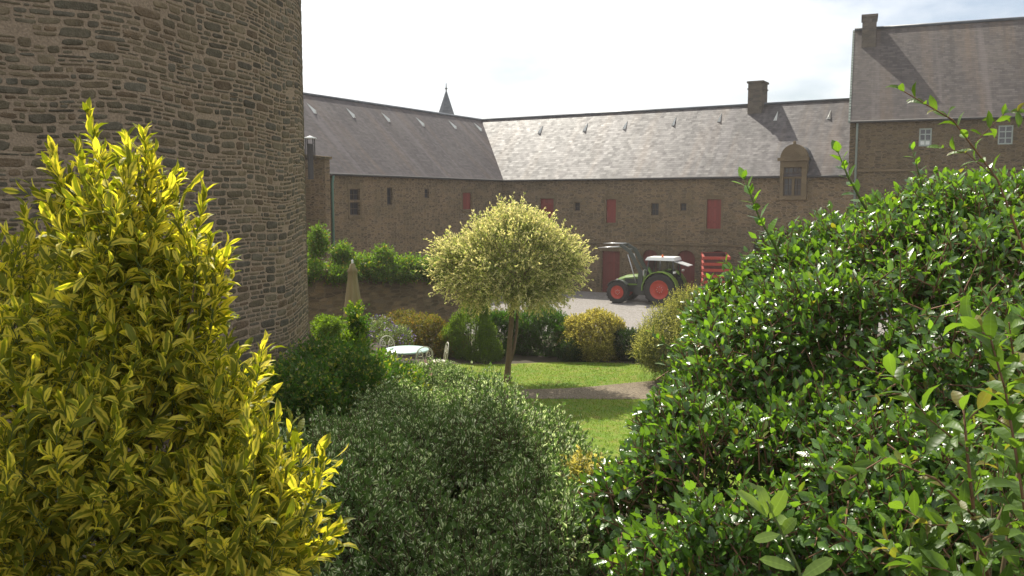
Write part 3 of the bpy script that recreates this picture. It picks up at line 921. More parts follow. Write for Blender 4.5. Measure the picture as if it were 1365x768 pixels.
def mat_stones():
    m, t, out = new_mat('tower_stone'); g = G(t)
    o = g.obj()
    a = g.n('ShaderNodeAttribute', _attribute_name='tone')
    n = g.noise(o, 9, 5, 0.6); f = g.noise(o, 55, 4)
    c = g.mix(1.0, a.outputs['Color'], g.ramp(n, [(0.3, 0.65), (0.7, 1.3)]), 'MULTIPLY')
    big = g.noise(o, 0.8, 5, 0.6)
    c = g.mix(g.ramp(big, [(0.45, 0.0), (0.75, 0.35)]), c, c4((0.17, 0.135, 0.09)))
    lich = g.noise(o, 5, 5, 0.7)
    c = g.mix(g.ramp(lich, [(0.60, 0.0), (0.75, 0.5)]), c, c4((0.22, 0.21, 0.16)))
    c = g.mix(g.ramp(f, [(0.55, 0.0), (0.75, 0.4)]), c, c4((0.26, 0.23, 0.17)))
    p = g.n('ShaderNodeBsdfPrincipled', Roughness=0.9); p.inputs['Specular IOR Level'].default_value = 0.2
    t.links.new(c, p.inputs['Base Color']); t.links.new(g.bump(g.math('ADD', n, g.math('MULTIPLY', f, 0.5)), 0.9, 0.03), p.inputs['Normal'])
    t.links.new(p.outputs[0], out.inputs['Surface']); return m
M['mortar'] = mat_mortar(); M['tower_stone'] = mat_stones()
mb.build('mortar_core', M['mortar'], tw)
def tower_stones():
    V, F, C = [], [], []
    pal = [(0.126, 0.108, 0.074), (0.11, 0.097, 0.068), (0.15, 0.122, 0.078), (0.17, 0.132, 0.082), (0.098, 0.084, 0.060), (0.15, 0.108, 0.068), (0.122, 0.110, 0.082), (0.18, 0.142, 0.09), (0.135, 0.112, 0.072)]
    th0, th1 = R(-118), R(42)
    z = 0.9
    rr = random.Random(3)
    def stone(s0, s1, z0, z1, wz):
        n = 8
        cs, cz = (s0 + s1) / 2, (z0 + z1) / 2
        hs, hz = (s1 - s0) / 2, (z1 - z0) / 2
        pr = rr.uniform(0.001, 0.008)
        tone = Vector(rr.choice(pal)) * rr.uniform(0.78, 1.30)
        out_ = []
        ex = rr.uniform(0.35, 0.6)
        tiltk = rr.uniform(-0.12, 0.12)
        for k in range(n):
            a = 2 * math.pi * (k + 0.5) / n
            ca, sa = math.cos(a), math.sin(a)
            x = math.copysign(abs(ca) ** ex, ca); y = math.copysign(abs(sa) ** ex, sa)
            jx = 1 + rr.uniform(-0.10, 0.07); jy = 1 + rr.uniform(-0.2, 0.1)
            out_.append((x * hs * jx, y * hz * jy + tiltk * x * hz))
        b = len(V)
        for e, r_ in ((1.0, TR - 0.015), (0.97, TR + pr * 0.7), (0.80, TR + pr)):
            for (x, y) in out_:
                s = cs + x * e; zz = cz + y * e + wz(s)
                r2 = r_ + rr.uniform(-0.002, 0.003) * (e < 0.9)
                V.append((TC.x + r2 * math.cos(s / TR), TC.y + r2 * math.sin(s / TR), zz)); C.append((*tone, 1))
        zz = cz + wz(cs); r2 = TR + pr * 1.05
        V.append((TC.x + r2 * math.cos(cs / TR), TC.y + r2 * math.sin(cs / TR), zz)); C.append((*tone, 1))
        for q in range(2):
            for k in range(n):
                l = (k + 1) % n
                F.append((b + q * n + k, b + q * n + l, b + (q + 1) * n + l, b + (q + 1) * n + k))
        for k in range(n):
            F.append((b + 2 * n + k, b + 2 * n + (k + 1) % n, b + 3 * n))
    bw = 0.025
    nb = int((th1 - th0) * TR / bw)
    top = np.array([z + 0.05 * math.sin(k * 0.03) for k in range(nb)])
    drift = lambda q: 0.03 * math.sin(q * 1.3) + 0.02 * math.sin(q * 3.1)
    while True:
        k = int(top.argmin())
        if top[k] > 8.6: break
        a = b = k
        while a > 0 and top[a - 1] - top[k] < 0.022: a -= 1
        while b < nb - 1 and top[b + 1] - top[k] < 0.022: b += 1
        run = (b - a + 1) * bw
        hh = rr.choice([0.04, 0.045, 0.05, 0.055, 0.06, 0.065, 0.075, 0.09, 0.12])
        w = min(0.38, max(0.07, hh * rr.uniform(1.4, 5.0)))
        if run < w * 1.35 or run < 0.13: w = run
        n_ = max(1, int(round(w / bw)))
        if rr.random() < 0.5: lo = a
        else: lo = b + 1 - n_
        lo = max(0, lo); hi = min(nb, lo + n_)
        z0 = float(top[lo:hi].mean())
        for nbh in ([top[lo - 1]] if lo > 0 else []) + ([top[hi]] if hi < nb else []):
            if abs(nbh - z0 - hh) < 0.035: hh = float(nbh - z0)
        if w < 0.09: hh = max(0.045, min(hh, 0.10))
        top[lo:hi] = z0 + hh
        if w > 0.05 and rr.random() > 0.02:
            gp = rr.uniform(0.010, 0.028); gz = rr.uniform(0.010, 0.022)
            s0 = th0 * TR + lo * bw
            stone(s0 + gp / 2, s0 + (hi - lo) * bw - gp / 2, z0 + gz / 2, z0 + hh - gz / 2, drift)
    me = bpy.data.meshes.new('stonework')
    me.from_pydata(V, [], F)
    at_ = me.attributes.new('tone', 'FLOAT_COLOR', 'POINT')
    at_.data.foreach_set('color', np.array(C, dtype=np.float32).ravel())
    me.polygons.foreach_set('use_smooth', np.ones(len(F), dtype=bool))
    o = link('stonework', me, M['tower_stone'], tw)
    o.matrix_parent_inverse = world_matrix(tw).inverted()
    print('tower stone faces', len(F))
tower_stones()
mb = MB(); mb.lathe([(TR + 0.12, TZ - 0.1), (0.05, TZ + 6.0)], Matrix.Translation((TC.x, TC.y, 0)), 64); mb.build('roof', M['slate_spire'], tw)  # unseen cone roof, eave trimmed to limit the shade it casts

# ------------------------------------------------------------------ garden wall
gw_a = at(395, 358, 30.0); gw_b = at(618, 372, 34.0)
gu = (gw_b - gw_a).to_2d().normalized()
gfr = Face2(gw_a.to_2d(), gu, Vector((gu.y, -gu.x)))
gl = (gw_b - gw_a).to_2d().length
GWZ = at(500, 360, 31.8).z
gwall = empty('garden_wall', gfr.p(gl / 2, 0, 0), 'rubble garden wall under the creeper, behind the closed parasol', 'wall')
mb = MB()
ga0, ga1 = -7.0, gl
gfr.box(mb, ga0, ga1, -0.6, 0.0, -1.2, GWZ)
mb.build('wall', M['rubble_garden'], gwall)
mb = MB(); gfr.box(mb, ga0, ga1 + 0.05, -0.66, 0.06, GWZ + 0.002, GWZ + 0.09); mb.build('coping', M['dressed'], gwall)
# ================================================================== PLANTS
TEMPL = {
    # x across (-1..1 of half width), y along, z lift (fraction of length); faces
    'lo': (np.array([[0, 0, 0], [-1, .5, .10], [1, .5, .10], [0, 1, -.06]]), [(0, 2, 3), (0, 3, 1)]),
    'mid': (np.array([[0, 0, 0], [-1, .45, .10], [0, .45, .03], [1, .45, .10], [-.55, .8, .04], [.55, .8, .04], [0, 1, -.10]]),
            [(0, 2, 1), (0, 3, 2), (1, 2, 4), (2, 3, 5), (2, 6, 4), (2, 5, 6)]),
    'flat': (np.array([[0, 0, 0], [-1, .42, .045], [0, .42, .02], [1, .42, .045], [-.6, .78, .02], [.6, .78, .02], [0, 1, -.05]]),
            [(0, 2, 1), (0, 3, 2), (1, 2, 4), (2, 3, 5), (2, 6, 4), (2, 5, 6)]),
    'hi': (np.array([[0, 0, 0], [-.62, .2, .05], [0, .2, .02], [.62, .2, .05], [-1, .48, .08], [0, .48, .02], [1, .48, .08],
                     [-.72, .76, .02], [0, .76, -.04], [.72, .76, .02], [0, 1, -.15]]),
           [(0, 2, 1), (0, 3, 2), (1, 2, 5, 4), (2, 3, 6, 5), (4, 5, 8, 7), (5, 6, 9, 8), (7, 8, 10), (8, 9, 10)]),
    'round': (np.array([[0, 0, 0], [-.8, .28, .06], [0, .28, .02], [.8, .28, .06], [-1, .58, .07], [0, .58, .02], [1, .58, .07],
                        [-.72, .86, .02], [0, .88, -.02], [.72, .86, .02], [0, 1, -.06]]),
              [(0, 2, 1), (0, 3, 2), (1, 2, 5, 4), (2, 3, 6, 5), (4, 5, 8, 7), (5, 6, 9, 8), (7, 8, 10), (8, 9, 10)]),
}
def nrm(a): return a / np.maximum(np.linalg.norm(a, axis=-1, keepdims=True), 1e-9)
class Leaves:
    def __init__(self): self.a = []
    def add(self, P, D, N, L, W, T=None):
        n = len(P)
        self.a.append((P, D, N, np.broadcast_to(L, n), np.broadcast_to(W, n), np.zeros(n) if T is None else T))
    def build(self, name, mat, parent, templ='mid'):
        P, D, N, L, W, T = [np.concatenate([x[i] for x in self.a]) for i in range(6)]
        tv, tf = TEMPL[templ]
        D = nrm(D); N = nrm(N - D * (N * D).sum(1, keepdims=True)); Sd = np.cross(D, N)
        nl, nv = len(P), len(tv)
        curl = rng.uniform(0.3, 1.8, nl)
        V = (P[:, None] + Sd[:, None] * (tv[None, :, 0:1] * (W / 2)[:, None, None]) + D[:, None] * (tv[None, :, 1:2] * L[:, None, None])
             + N[:, None] * (tv[None, :, 2:3] * (L * curl)[:, None, None])).reshape(-1, 3)
        rn = rng.random(nl)
        loops = np.concatenate([np.array(f) for f in tf]); tot = np.array([len(f) for f in tf])
        LV = (loops[None, :] + (np.arange(nl) * nv)[:, None]).ravel().astype(np.int32)
        LT = np.tile(tot, nl).astype(np.int32); LS = np.concatenate([[0], np.cumsum(LT)[:-1]]).astype(np.int32)
        me = bpy.data.meshes.new(name)
        me.vertices.add(len(V)); me.vertices.foreach_set('co', V.astype(np.float32).ravel())
        me.loops.add(len(LV)); me.loops.foreach_set('vertex_index', LV)
        me.polygons.add(len(LT)); me.polygons.foreach_set('loop_start', LS); me.polygons.foreach_set('loop_total', LT)
        me.polygons.foreach_set('use_smooth', np.ones(len(LT), dtype=bool))
        uvt = np.stack([tv[:, 0] * .5 + .5, tv[:, 1]], 1)[loops]
        uvl = me.uv_layers.new(name='UVMap'); uvl.data.foreach_set('uv', np.tile(uvt, (nl, 1)).astype(np.float32).ravel())
        a = me.attributes.new('rnd', 'FLOAT', 'POINT'); a.data.foreach_set('value', np.repeat(rn, nv).astype(np.float32))
        a = me.attributes.new('tipf', 'FLOAT', 'POINT'); a.data.foreach_set('value', np.repeat(T, nv).astype(np.float32))
        me.update(calc_edges=True)
        o = link(name, me, mat, parent)
        o.matrix_parent_inverse = world_matrix(parent).inverted()
        return o
def twig_mesh(name, A, B, r0, r1, mat, parent):
    """many thin three-sided twigs from A to B as one mesh"""
    n = len(A); D = nrm(B - A)
    ref = np.where(np.abs(D[:, 2:3]) < 0.9, np.array([[0, 0, 1.0]]), np.array([[1.0, 0, 0]]))
    X = nrm(np.cross(D, ref)); Y = np.cross(D, X)
    V = []
    for P, r_ in ((A, r0), (B, r1)):
        for k in range(3):
            a = 2 * math.pi * k / 3
            V.append(P + (X * math.cos(a) + Y * math.sin(a)) * np.broadcast_to(r_, n)[:, None])
    V = np.stack(V, 1).reshape(-1, 3)
    f = [(0, 1, 4, 3), (1, 2, 5, 4), (2, 0, 3, 5)]
    LV = (np.array(f).ravel()[None] + (np.arange(n) * 6)[:, None]).ravel().astype(np.int32)
    me = bpy.data.meshes.new(name)
    me.vertices.add(len(V)); me.vertices.foreach_set('co', V.astype(np.float32).ravel())
    me.loops.add(len(LV)); me.loops.foreach_set('vertex_index', LV)
    me.polygons.add(n * 3); me.polygons.foreach_set('loop_start', np.arange(n * 3, dtype=np.int32) * 4); me.polygons.foreach_set('loop_total', np.full(n * 3, 4, np.int32))
    me.update(calc_edges=True)
    o = link(name, me, mat, parent); o.matrix_parent_inverse = world_matrix(parent).inverted()
    return o
def wobble(P, f, seed):
    r_ = np.random.default_rng(seed)
    s = 0
    for k in range(5):
        w = nrm(r_.normal(size=3)) * f * (0.6 + 0.5 * k)
        s = s + np.sin(P @ w + r_.uniform(0, 6.28)) / (1 + 0.4 * k)
    return s / 2.2
def blob(px, py, Y, rx, ry, rz): return (np.array(at(px, py, Y)), np.array([rx, ry, rz]))
def shoots_on(blobs, n, seed, inner=0.55, shell=0.6, freq=3.0, amp=0.16, low=-0.55, gap=-0.75, face_bias=0.65):
    """points and outward directions spread through the outer shell of a cluster of ellipsoids"""
    r_ = np.random.default_rng(seed)
    area = np.array([b[1][0] * b[1][2] + b[1][0] * b[1][1] + b[1][1] * b[1][2] for b in blobs])
    pr = area / area.sum()
    PP, NN = [], []
    got = 0
    while got < n:
        m = 2 * n
        bi = r_.choice(len(blobs), m, p=pr)
        c = np.stack([b[0] for b in blobs])[bi]; rad = np.stack([b[1] for b in blobs])[bi]
        u = nrm(r_.normal(size=(m, 3)))
        q = np.where(r_.random(m) < shell, r_.uniform(0.88, 1.0, m), r_.uniform(inner, 0.92, m))
        P = c + u * rad * q[:, None]
        wv = wobble(P, freq, seed + 5)
        P = c + u * rad * (q * (1 + amp * wv))[:, None]
        N = nrm(u / rad)
        ok = (u[:, 2] > low) & (wv > gap + r_.uniform(-0.35, 0.35, m))
        view = nrm(P - np.array(CAM))
        ok &= ((N * view).sum(1) < 0.35) | (r_.random(m) > face_bias)
        for j, b in enumerate(blobs):
            e = (((P - b[0]) / b[1]) ** 2).sum(1)
            ok &= (bi == j) | (e > 0.62)
        PP.append(P[ok]); NN.append(N[ok]); got += ok.sum()
    return np.concatenate(PP)[:n], np.concatenate(NN)[:n]
def shoot_leaves(lv, P, N, seed, k=8, length=(.12, .25), leaf=(.05, .02), up=0.5, jit=0.35, open_=(75, 25), size_var=0.3, flat=0.0, sun=0.0, whorl=2.4):
    """k leaves spiralling along each shoot; returns the twig ends"""
    r_ = np.random.default_rng(seed); n = len(P)
    A = nrm(N * (1 - up) + np.array([0, 0, 1.0]) * up + r_.normal(size=(n, 3)) * jit)
    L = r_.uniform(*length, n)
    base = P - A * (L * 0.55)[:, None]
    ref = np.where(np.abs(A[:, 2:3]) < 0.9, np.array([[0, 0, 1.0]]), np.array([[1.0, 0, 0]]))
    X = nrm(np.cross(A, ref)); Y = np.cross(A, X)
    ph = r_.uniform(0, 6.28, n)
    for j in range(k):
        f = (j + r_.uniform(0, 0.8, n)) / k
        th = ph + j * whorl + r_.normal(size=n) * 0.3
        Rd = X * np.cos(th)[:, None] + Y * np.sin(th)[:, None]
        al = np.radians(open_[0] + (open_[1] - open_[0]) * f + r_.normal(size=n) * 11)
        D = A * np.cos(al)[:, None] + Rd * np.sin(al)[:, None]
        Nn = A * np.sin(al)[:, None] - Rd * np.cos(al)[:, None] + r_.normal(size=(n, 3)) * 0.25
        if flat: Nn = Nn * (1 - flat) + np.array([-0.15, -0.42, 0.9]) * flat
        sz = (1 - 0.35 * np.abs(f - 0.45)) * (1 + r_.uniform(-size_var, size_var, n))
        lv.add(base + A * (L * f)[:, None], D, Nn, leaf[0] * sz, leaf[1] * sz * r_.uniform(0.85, 1.15, n), f)
    return base, base + A * L[:, None]
def main_stems(blobs, root, name, mat, parent, r=0.02, n=None):
    mb = MB(); rr = random.Random(len(name) + int(abs(root.x) * 100))
    for b in blobs:
        for _ in range(2):
            tip = Vector(b[0]) + Vector((rr.uniform(-.5, .5) * b[1][0], rr.uniform(-.5, .5) * b[1][1], rr.uniform(0.1, .6) * b[1][2]))
            o = root + Vector((rr.uniform(-.12, .12), rr.uniform(-.12, .12), -0.06))
            mid = o.lerp(tip, 0.5) + Vector((rr.uniform(-.08, .08), rr.uniform(-.08, .08), 0.08))
            mb.tube([o, mid, tip], [r, r * 0.7, r * 0.3], 6)
    return mb.build(name, mat, parent)
def shrub(name, label, cat, blobs, n, mat, seed, templ='mid', twig=None, group=None, root=None, rstem=0.015, sk=None, dk=None, keep=None, extra=None):
    sk = sk or {}; dk = dk or {}
    c = np.mean([b[0] for b in blobs], axis=0)
    if root is None: root = Vector((c[0], c[1], ground_z(c[0], c[1])))
    e = empty(name, root, label, cat, group)
    P, N = shoots_on(blobs, n, seed, **dk)
    if keep is not None:
        kk = keep(P); P, N = P[kk], N[kk]
    lv = Leaves()
    A, B = shoot_leaves(lv, P, N, seed + 1, **sk)
    if extra is not None: extra(lv, e)
    lv.build('foliage', M[mat], e, templ)
    twig_mesh('twigs', A, B, rstem * 0.22, rstem * 0.10, M[twig or 'twig'], e)
    main_stems(blobs, root, 'stem', M['twig'], e, rstem)
    return e
def spray(lv, pts, spacing, leaf, seed, open_=(60, 30), whorl=3.14, flat=0.3, pair=True, var=0.2):
    """leaves along one explicit stem"""
    r_ = np.random.default_rng(seed)
    pts = np.array([list(p) for p in pts]); seg = np.linalg.norm(np.diff(pts, axis=0), axis=1); cum = np.concatenate([[0], np.cumsum(seg)])
    s = np.arange(spacing, cum[-1] + 1e-6, spacing)
    P = np.stack([np.interp(s, cum, pts[:, i]) for i in range(3)], 1)
    P2 = np.stack([np.interp(np.minimum(s + .01, cum[-1] + .01), cum, pts[:, i]) for i in range(3)], 1)
    P1 = np.stack([np.interp(np.maximum(s - .01, 0), cum, pts[:, i]) for i in range(3)], 1)
    A = nrm(P2 - P1); f = s / cum[-1]; n = len(s)
    ref = np.where(np.abs(A[:, 2:3]) < 0.9, np.array([[0, 0, 1.0]]), np.array([[1.0, 0, 0]]))
    X = nrm(np.cross(A, ref)); Y = np.cross(A, X)
    for q in range(2 if pair else 1):
        th = np.arange(n) * (1.57 if pair else whorl) + q * 3.14 + r_.normal(size=n) * 0.25
        Rd = X * np.cos(th)[:, None] + Y * np.sin(th)[:, None]
        al = np.radians(open_[0] + (open_[1] - open_[0]) * f + r_.normal(size=n) * 10)
        D = A * np.cos(al)[:, None] + Rd * np.sin(al)[:, None]
        Nn = (A * np.sin(al)[:, None] - Rd * np.cos(al)[:, None]) * (1 - flat) + np.array([0, 0, 1.0]) * flat + r_.normal(size=(n, 3)) * 0.15
        sz = 1 + r_.uniform(-var, var, n)
        lv.add(P, D, Nn, leaf[0] * sz, leaf[1] * sz, f)

M['lf_gold'] = mat_leaf('leaf_gold', (0.20, 0.23, 0.02), (0.68, 0.58, 0.09), rough=0.52, trans=0.5, spec=0.22, edge_at=0.47, glow=(1.42, 1.46, 0.45))
M['lf_gold_far'] = mat_leaf('leaf_gold_far', (0.24, 0.25, 0.04), (0.60, 0.53, 0.18), rough=0.5, trans=0.45, spec=0.3, edge_at=0.40, glow=(1.5, 1.4, 0.8))
M['lf_grey'] = mat_leaf('leaf_grey', (0.115, 0.195, 0.05), (0.66, 0.69, 0.45), rough=0.6, trans=0.42, spec=0.2, edge_at=0.70, glow=(1.3, 1.4, 0.9))
M['lf_gloss'] = mat_leaf('leaf_gloss', (0.075, 0.165, 0.027), None, rough=0.28, trans=0.45, spec=0.85, glow=(2.5, 2.3, 0.65), old=(0.16, 0.15, 0.03), old_at=0.965, var=0.45)
M['lf_rose'] = mat_leaf('leaf_rose', (0.055, 0.125, 0.02), None, rough=0.5, trans=0.42, spec=0.3, old=(0.24, 0.24, 0.06), glow=(2.3, 2.4, 0.6), old_at=0.78)
M['lf_hedge'] = mat_leaf('leaf_hedge', (0.05, 0.12, 0.016), None, rough=0.6, trans=0.4, spec=0.15, glow=(2.0, 2.2, 0.5))
M['lf_lime'] = mat_leaf('leaf_lime', (0.12, 0.20, 0.022), None, rough=0.5, trans=0.48, spec=0.3, glow=(1.9, 1.9, 0.6))
M['lf_ivy'] = mat_leaf('leaf_creeper', (0.10, 0.19, 0.024), None, rough=0.5, trans=0.45, spec=0.3, old=(0.28, 0.21, 0.05), var=0.45, glow=(2.1, 2.1, 0.6))
M['lf_dark'] = mat_leaf('leaf_dark', (0.03, 0.065, 0.014), None, rough=0.55, trans=0.35, spec=0.25, glow=(1.6, 1.7, 0.6))
M['lf_willow'] = mat_leaf('leaf_willow', (0.23, 0.31, 0.055), (0.46, 0.48, 0.19), tip=(0.90, 0.79, 0.52), rough=0.6, trans=0.5, spec=0.2, edge_at=0.7, glow=(1.25, 1.28, 0.75))
M['lf_willow_bush'] = mat_leaf('leaf_willow_bush', (0.17, 0.21, 0.045), (0.44, 0.42, 0.16), tip=(0.55, 0.52, 0.20), rough=0.6, trans=0.45, spec=0.25, edge_at=0.6, glow=(1.5, 1.5, 0.7))
M['lf_olive'] = mat_leaf('leaf_olive', (0.15, 0.165, 0.025), None, rough=0.55, trans=0.45, spec=0.25, old=(0.30, 0.19, 0.05), old_at=0.75, var=0.45, glow=(1.6, 1.5, 0.6))
M['lf_bramble'] = mat_leaf('leaf_bramble', (0.09, 0.165, 0.03), None, rough=0.45, trans=0.48, spec=0.35, old=(0.19, 0.17, 0.05), glow=(1.9, 1.9, 0.6))
M['lf_sprig'] = mat_leaf('leaf_sprig', (0.19, 0.30, 0.06), None, rough=0.35, trans=0.45, spec=0.45, glow=(1.5, 1.5, 0.6))
M['lf_heather'] = mat_leaf('leaf_heather', (0.13, 0.075, 0.045), None, rough=0.7, trans=0.3, spec=0.2, var=0.4)
M['petal_white'] = mat_plain('petal_white', (0.75, 0.72, 0.62), 0.6, var=0.05)
M['petal_cream'] = mat_plain('petal_cream', (0.60, 0.56, 0.38), 0.6, var=0.1)
M['petal_pink'] = mat_plain('petal_pink', (0.62, 0.33, 0.30), 0.6, var=0.1)
M['petal_purple'] = mat_plain('petal_purple', (0.20, 0.14, 0.30), 0.7, var=0.2)
M['berry'] = mat_plain('berry', (0.02, 0.014, 0.03), 0.35, var=0.2)

def flowers(name, mat, parent, P, size, seed):
    """little five petalled blossoms, one mesh"""
    r_ = np.random.default_rng(seed); lv = Leaves()
    n = len(P)
    ax = nrm(r_.normal(size=(n, 3)) * 0.6 + np.array([0, -0.5, 0.8]))
    ref = np.array([[1.0, 0, 0]]); X = nrm(np.cross(ax, ref)); Y = np.cross(ax, X)
    s = size * r_.uniform(0.7, 1.3, n)
    for k in range(5):
        a = 2 * math.pi * k / 5
        Rd = X * math.cos(a) + Y * math.sin(a)
        lv.add(P, Rd + ax * 0.35, ax - Rd * .3, s * 0.6, s * 0.5)
    return lv.build(name, M[mat], parent, 'lo')

# ---- gold edged shrub, left foreground
GB = [blob(225, 490, 2.75, .14, .20, .24), blob(262, 410, 2.72, .07, .12, .16), blob(100, 690, 2.75, .56, .60, .76), blob(300, 740, 2.6, .22, .3, .26), blob(175, 370, 2.8, .15, .22, .36), blob(108, 310, 2.95, .07, .12, .22), blob(255, 390, 2.75, .07, .12, .18),
      blob(20, 480, 3.1, .26, .35, .42), blob(345, 710, 2.5, .15, .22, .28), blob(300, 560, 2.7, .10, .14, .18), blob(15, 400, 3.3, .12, .2, .12)]
def gold_shoots(lv, e):
    k = 0
    mb = MB()
    for (x0, y0), (x1, y1), Y in (((150, 330), (118, 150), 2.9), ((195, 300), (190, 172), 2.8), ((90, 330), (72, 205), 2.9), ((240, 380), (272, 262), 2.75), ((60, 420), (33, 280), 3.1),
                                  ((280, 440), (300, 345), 2.7), ((160, 330), (163, 225), 2.85), ((320, 560), (350, 462), 2.6), ((400, 700), (430, 600), 2.4), ((230, 330), (228, 240), 2.9)):
        a, b = at(x0, y0, Y), at(x1, y1, Y)
        mid = a.lerp(b, 0.5) + Vector((0.015 * math.sin(k), 0.02, 0))
        spray(lv, [a, mid, b], 0.021, (.062, .022), 100 + k, open_=(58, 20), pair=True, flat=0.1); k += 1
        mb = MB(); mb.tube([a, mid, b], [.0035, .003, .0015], 5); mb.build('shoot', M['green_twig'], e)
shrub('golden_shrub', 'gold and green leaved shrub glowing in front of the round tower', 'shrub', GB, 1650, 'lf_gold', 21, 'hi', 'green_twig',
      sk=dict(k=13, length=(.16, .32), leaf=(.064, .0225), up=0.6, jit=0.30, open_=(70, 18), size_var=.45), dk=dict(freq=7.0, amp=.12, inner=0.3, shell=0.5), rstem=.010, extra=gold_shoots)

# ---- grey green variegated shrub
VB = [blob(600, 660, 6.5, .95, 1.2, .62), blob(480, 670, 6.0, .75, 1.0, .55), blob(565, 600, 8.2, .75, 1.0, .46), blob(690, 625, 7.2, .50, .8, .40), blob(640, 560, 8.6, .45, .6, .30),
      blob(560, 750, 4.9, .75, .7, .45), blob(390, 680, 6.6, .6, .8, .45), blob(430, 740, 4.6, .45, .5, .4), blob(690, 730, 5.2, .36, .5, .40), blob(620, 800, 4.4, .5, .4, .3), blob(510, 700, 5.4, .6, .7, .46), blob(725, 670, 6.2, .32, .5, .34), blob(745, 760, 4.6, .26, .4, .30), blob(770, 700, 5.4, .16, .3, .2), blob(540, 560, 9.4, .6, .6, .34)]
shrub('variegated_shrub', 'broad grey-green shrub with cream edged small leaves, centre foreground', 'shrub', VB, 9500, 'lf_grey', 31, 'lo', 'twig',
      sk=dict(k=11, length=(.10, .42), leaf=(.050, .028), up=0.6, jit=0.35, size_var=.45, open_=(66, 22)), dk=dict(freq=4.6, amp=.34, gap=-1.0, inner=0.3, low=-.8), rstem=.02)

# ---- glossy evergreen on the right
EB = [blob(1520, 560, 5.6, .9, 1.0, 1.0), blob(1420, 800, 5.0, .9, .9, .7), blob(1270, 510, 5.5, 1.25, 1.2, 1.08), blob(1130, 485, 5.6, .78, .9, .68), blob(1005, 550, 5.5, .48, .7, .58), blob(1010, 690, 4.6, .80, .8, .50),
      blob(1320, 345, 6.0, .85, .9, .58), blob(1200, 710, 4.2, .80, .7, .6), blob(840, 690, 4.7, .28, .35, .27), blob(985, 455, 6.2, .27, .4, .40), blob(1020, 420, 6.4, .22, .3, .34), blob(1190, 350, 6.4, .40, .5, .44), blob(1062, 400, 6.2, .30, .4, .40), blob(1110, 350, 6.4, .26, .4, .30),
      blob(955, 448, 6.1, .20, .3, .30), blob(1120, 600, 5.0, .7, .6, .45), blob(930, 600, 5.1, .32, .5, .36), blob(1000, 780, 4.2, .7, .5, .3)]
def gloss_shoots(lv, e):
    mb = MB(); k = 0
    for P, Y, sp, lf in ((((1045, 350), (1012, 290), (992, 238)), 3.6, .035, (.066, .034)), (((1155, 280), (1130, 235), (1117, 203)), 3.6, .038, (.062, .032)),
                         (((1020, 420), (985, 370), (962, 345)), 5.2, .05, (.06, .028)), (((1230, 250), (1222, 222), (1215, 195)), 5.6, .05, (.06, .028)), (((905, 470), (880, 455), (868, 440)), 5.2, .05, (.055, .024))):
        pts = [at(x, y, Y) for x, y in P]
        spray(lv, pts, sp, lf, 200 + k, open_=(65, 35), flat=0.25); k += 1
        mb = MB(); mb.tube(pts, [.006, .004, .002], 5); mb.build('shoot', M['green_twig'], e)
eg = shrub('evergreen_shrub', 'large glossy dark green shrub with glinting leaves filling the right side', 'shrub', EB, 14500, 'lf_gloss', 41, 'flat', 'brown_stem',
      sk=dict(k=8, length=(.12, .30), leaf=(.066, .031), up=0.42, jit=0.45, open_=(78, 30), flat=0.5, size_var=0.55), dk=dict(freq=4.2, amp=.19, gap=-0.62, inner=0.45), rstem=.03, extra=gloss_shoots)
P, N = shoots_on(EB, 260, 47, shell=0.9, freq=3.6, amp=.13)
r_ = np.random.default_rng(5)
mb = MB()
for p in P:
    for q in range(7):
        c = Vector(p) + Vector(r_.normal(size=3) * 0.022)
        mb.lathe([(0.0005, -.005), (.005, 0), (.0005, .005)], Matrix.Translation(c), 5)
tag(mb.build('berries', M['berry'], eg), kind='stuff')

# ---- yellow spray at the foot of the evergreen
shrub('gold_sprig_bush', 'small yellow leaved bush lit between grey shrub and glossy shrub', 'shrub', [blob(792, 648, 5.6, .14, .18, .14), blob(775, 628, 5.7, .11, .12, .10)], 90, 'lf_gold_far', 51, 'mid', 'green_twig',
      sk=dict(k=8, length=(.08, .16), leaf=(.045, .022), up=0.5), dk=dict(freq=9.0), rstem=.008)

# ---- bramble-like shrub at the lower right
def bramble(lv, e):
    mb = MB(); k = 0
    for P, Y, sp, lf, r0 in ((((1325, 800), (1300, 700), (1290, 610), (1283, 530)), 2.3, .05, (.075, .032), .0065),
                         (((1300, 690), (1250, 640), (1180, 610), (1130, 640)), 2.25, .035, (.055, .022), .004),
                         (((1290, 600), (1240, 560), (1190, 500)), 2.3, .030, (.070, .030), .003),
                         (((1380, 780), (1360, 640), (1340, 520), (1320, 450), (1290, 430)), 2.0, .032, (.075, .036), .004),
                         (((1400, 560), (1350, 470), (1345, 430)), 2.1, .03, (.065, .045), .004),
                         (((1290, 560), (1330, 520), (1380, 500)), 2.4, .030, (.070, .032), .003),
                         (((1310, 720), (1360, 690), (1420, 650)), 2.2, .030, (.075, .035), .003),
                         (((1300, 700), (1240, 700), (1190, 670)), 2.3, .035, (.070, .030), .003),
                         (((1320, 790), (1260, 760), (1200, 750)), 2.2, .030, (.075, .032), .003),
                         (((1420, 480), (1330, 240), (1270, 160), (1205, 122)), 3.2, .055, (.062, .026), .005),
                         (((1330, 240), (1290, 205), (1250, 195)), 3.2, .05, (.055, .02), .002),
                         (((1300, 190), (1340, 150), (1360, 148)), 3.2, .05, (.055, .022), .002)):
        pts = [at(x, y, Y + 0.05 * math.sin(3 * i + k)) for i, (x, y) in enumerate(P)]
        spray(lv, pts, sp, lf, 300 + k, open_=(62, 40), flat=0.45, var=0.3); k += 1
        mb = MB(); mb.tube(pts, [r0 * (1 - 0.6 * i / (len(pts) - 1)) for i in range(len(pts))], 6); mb.build('cane', M['brown_stem'], e)
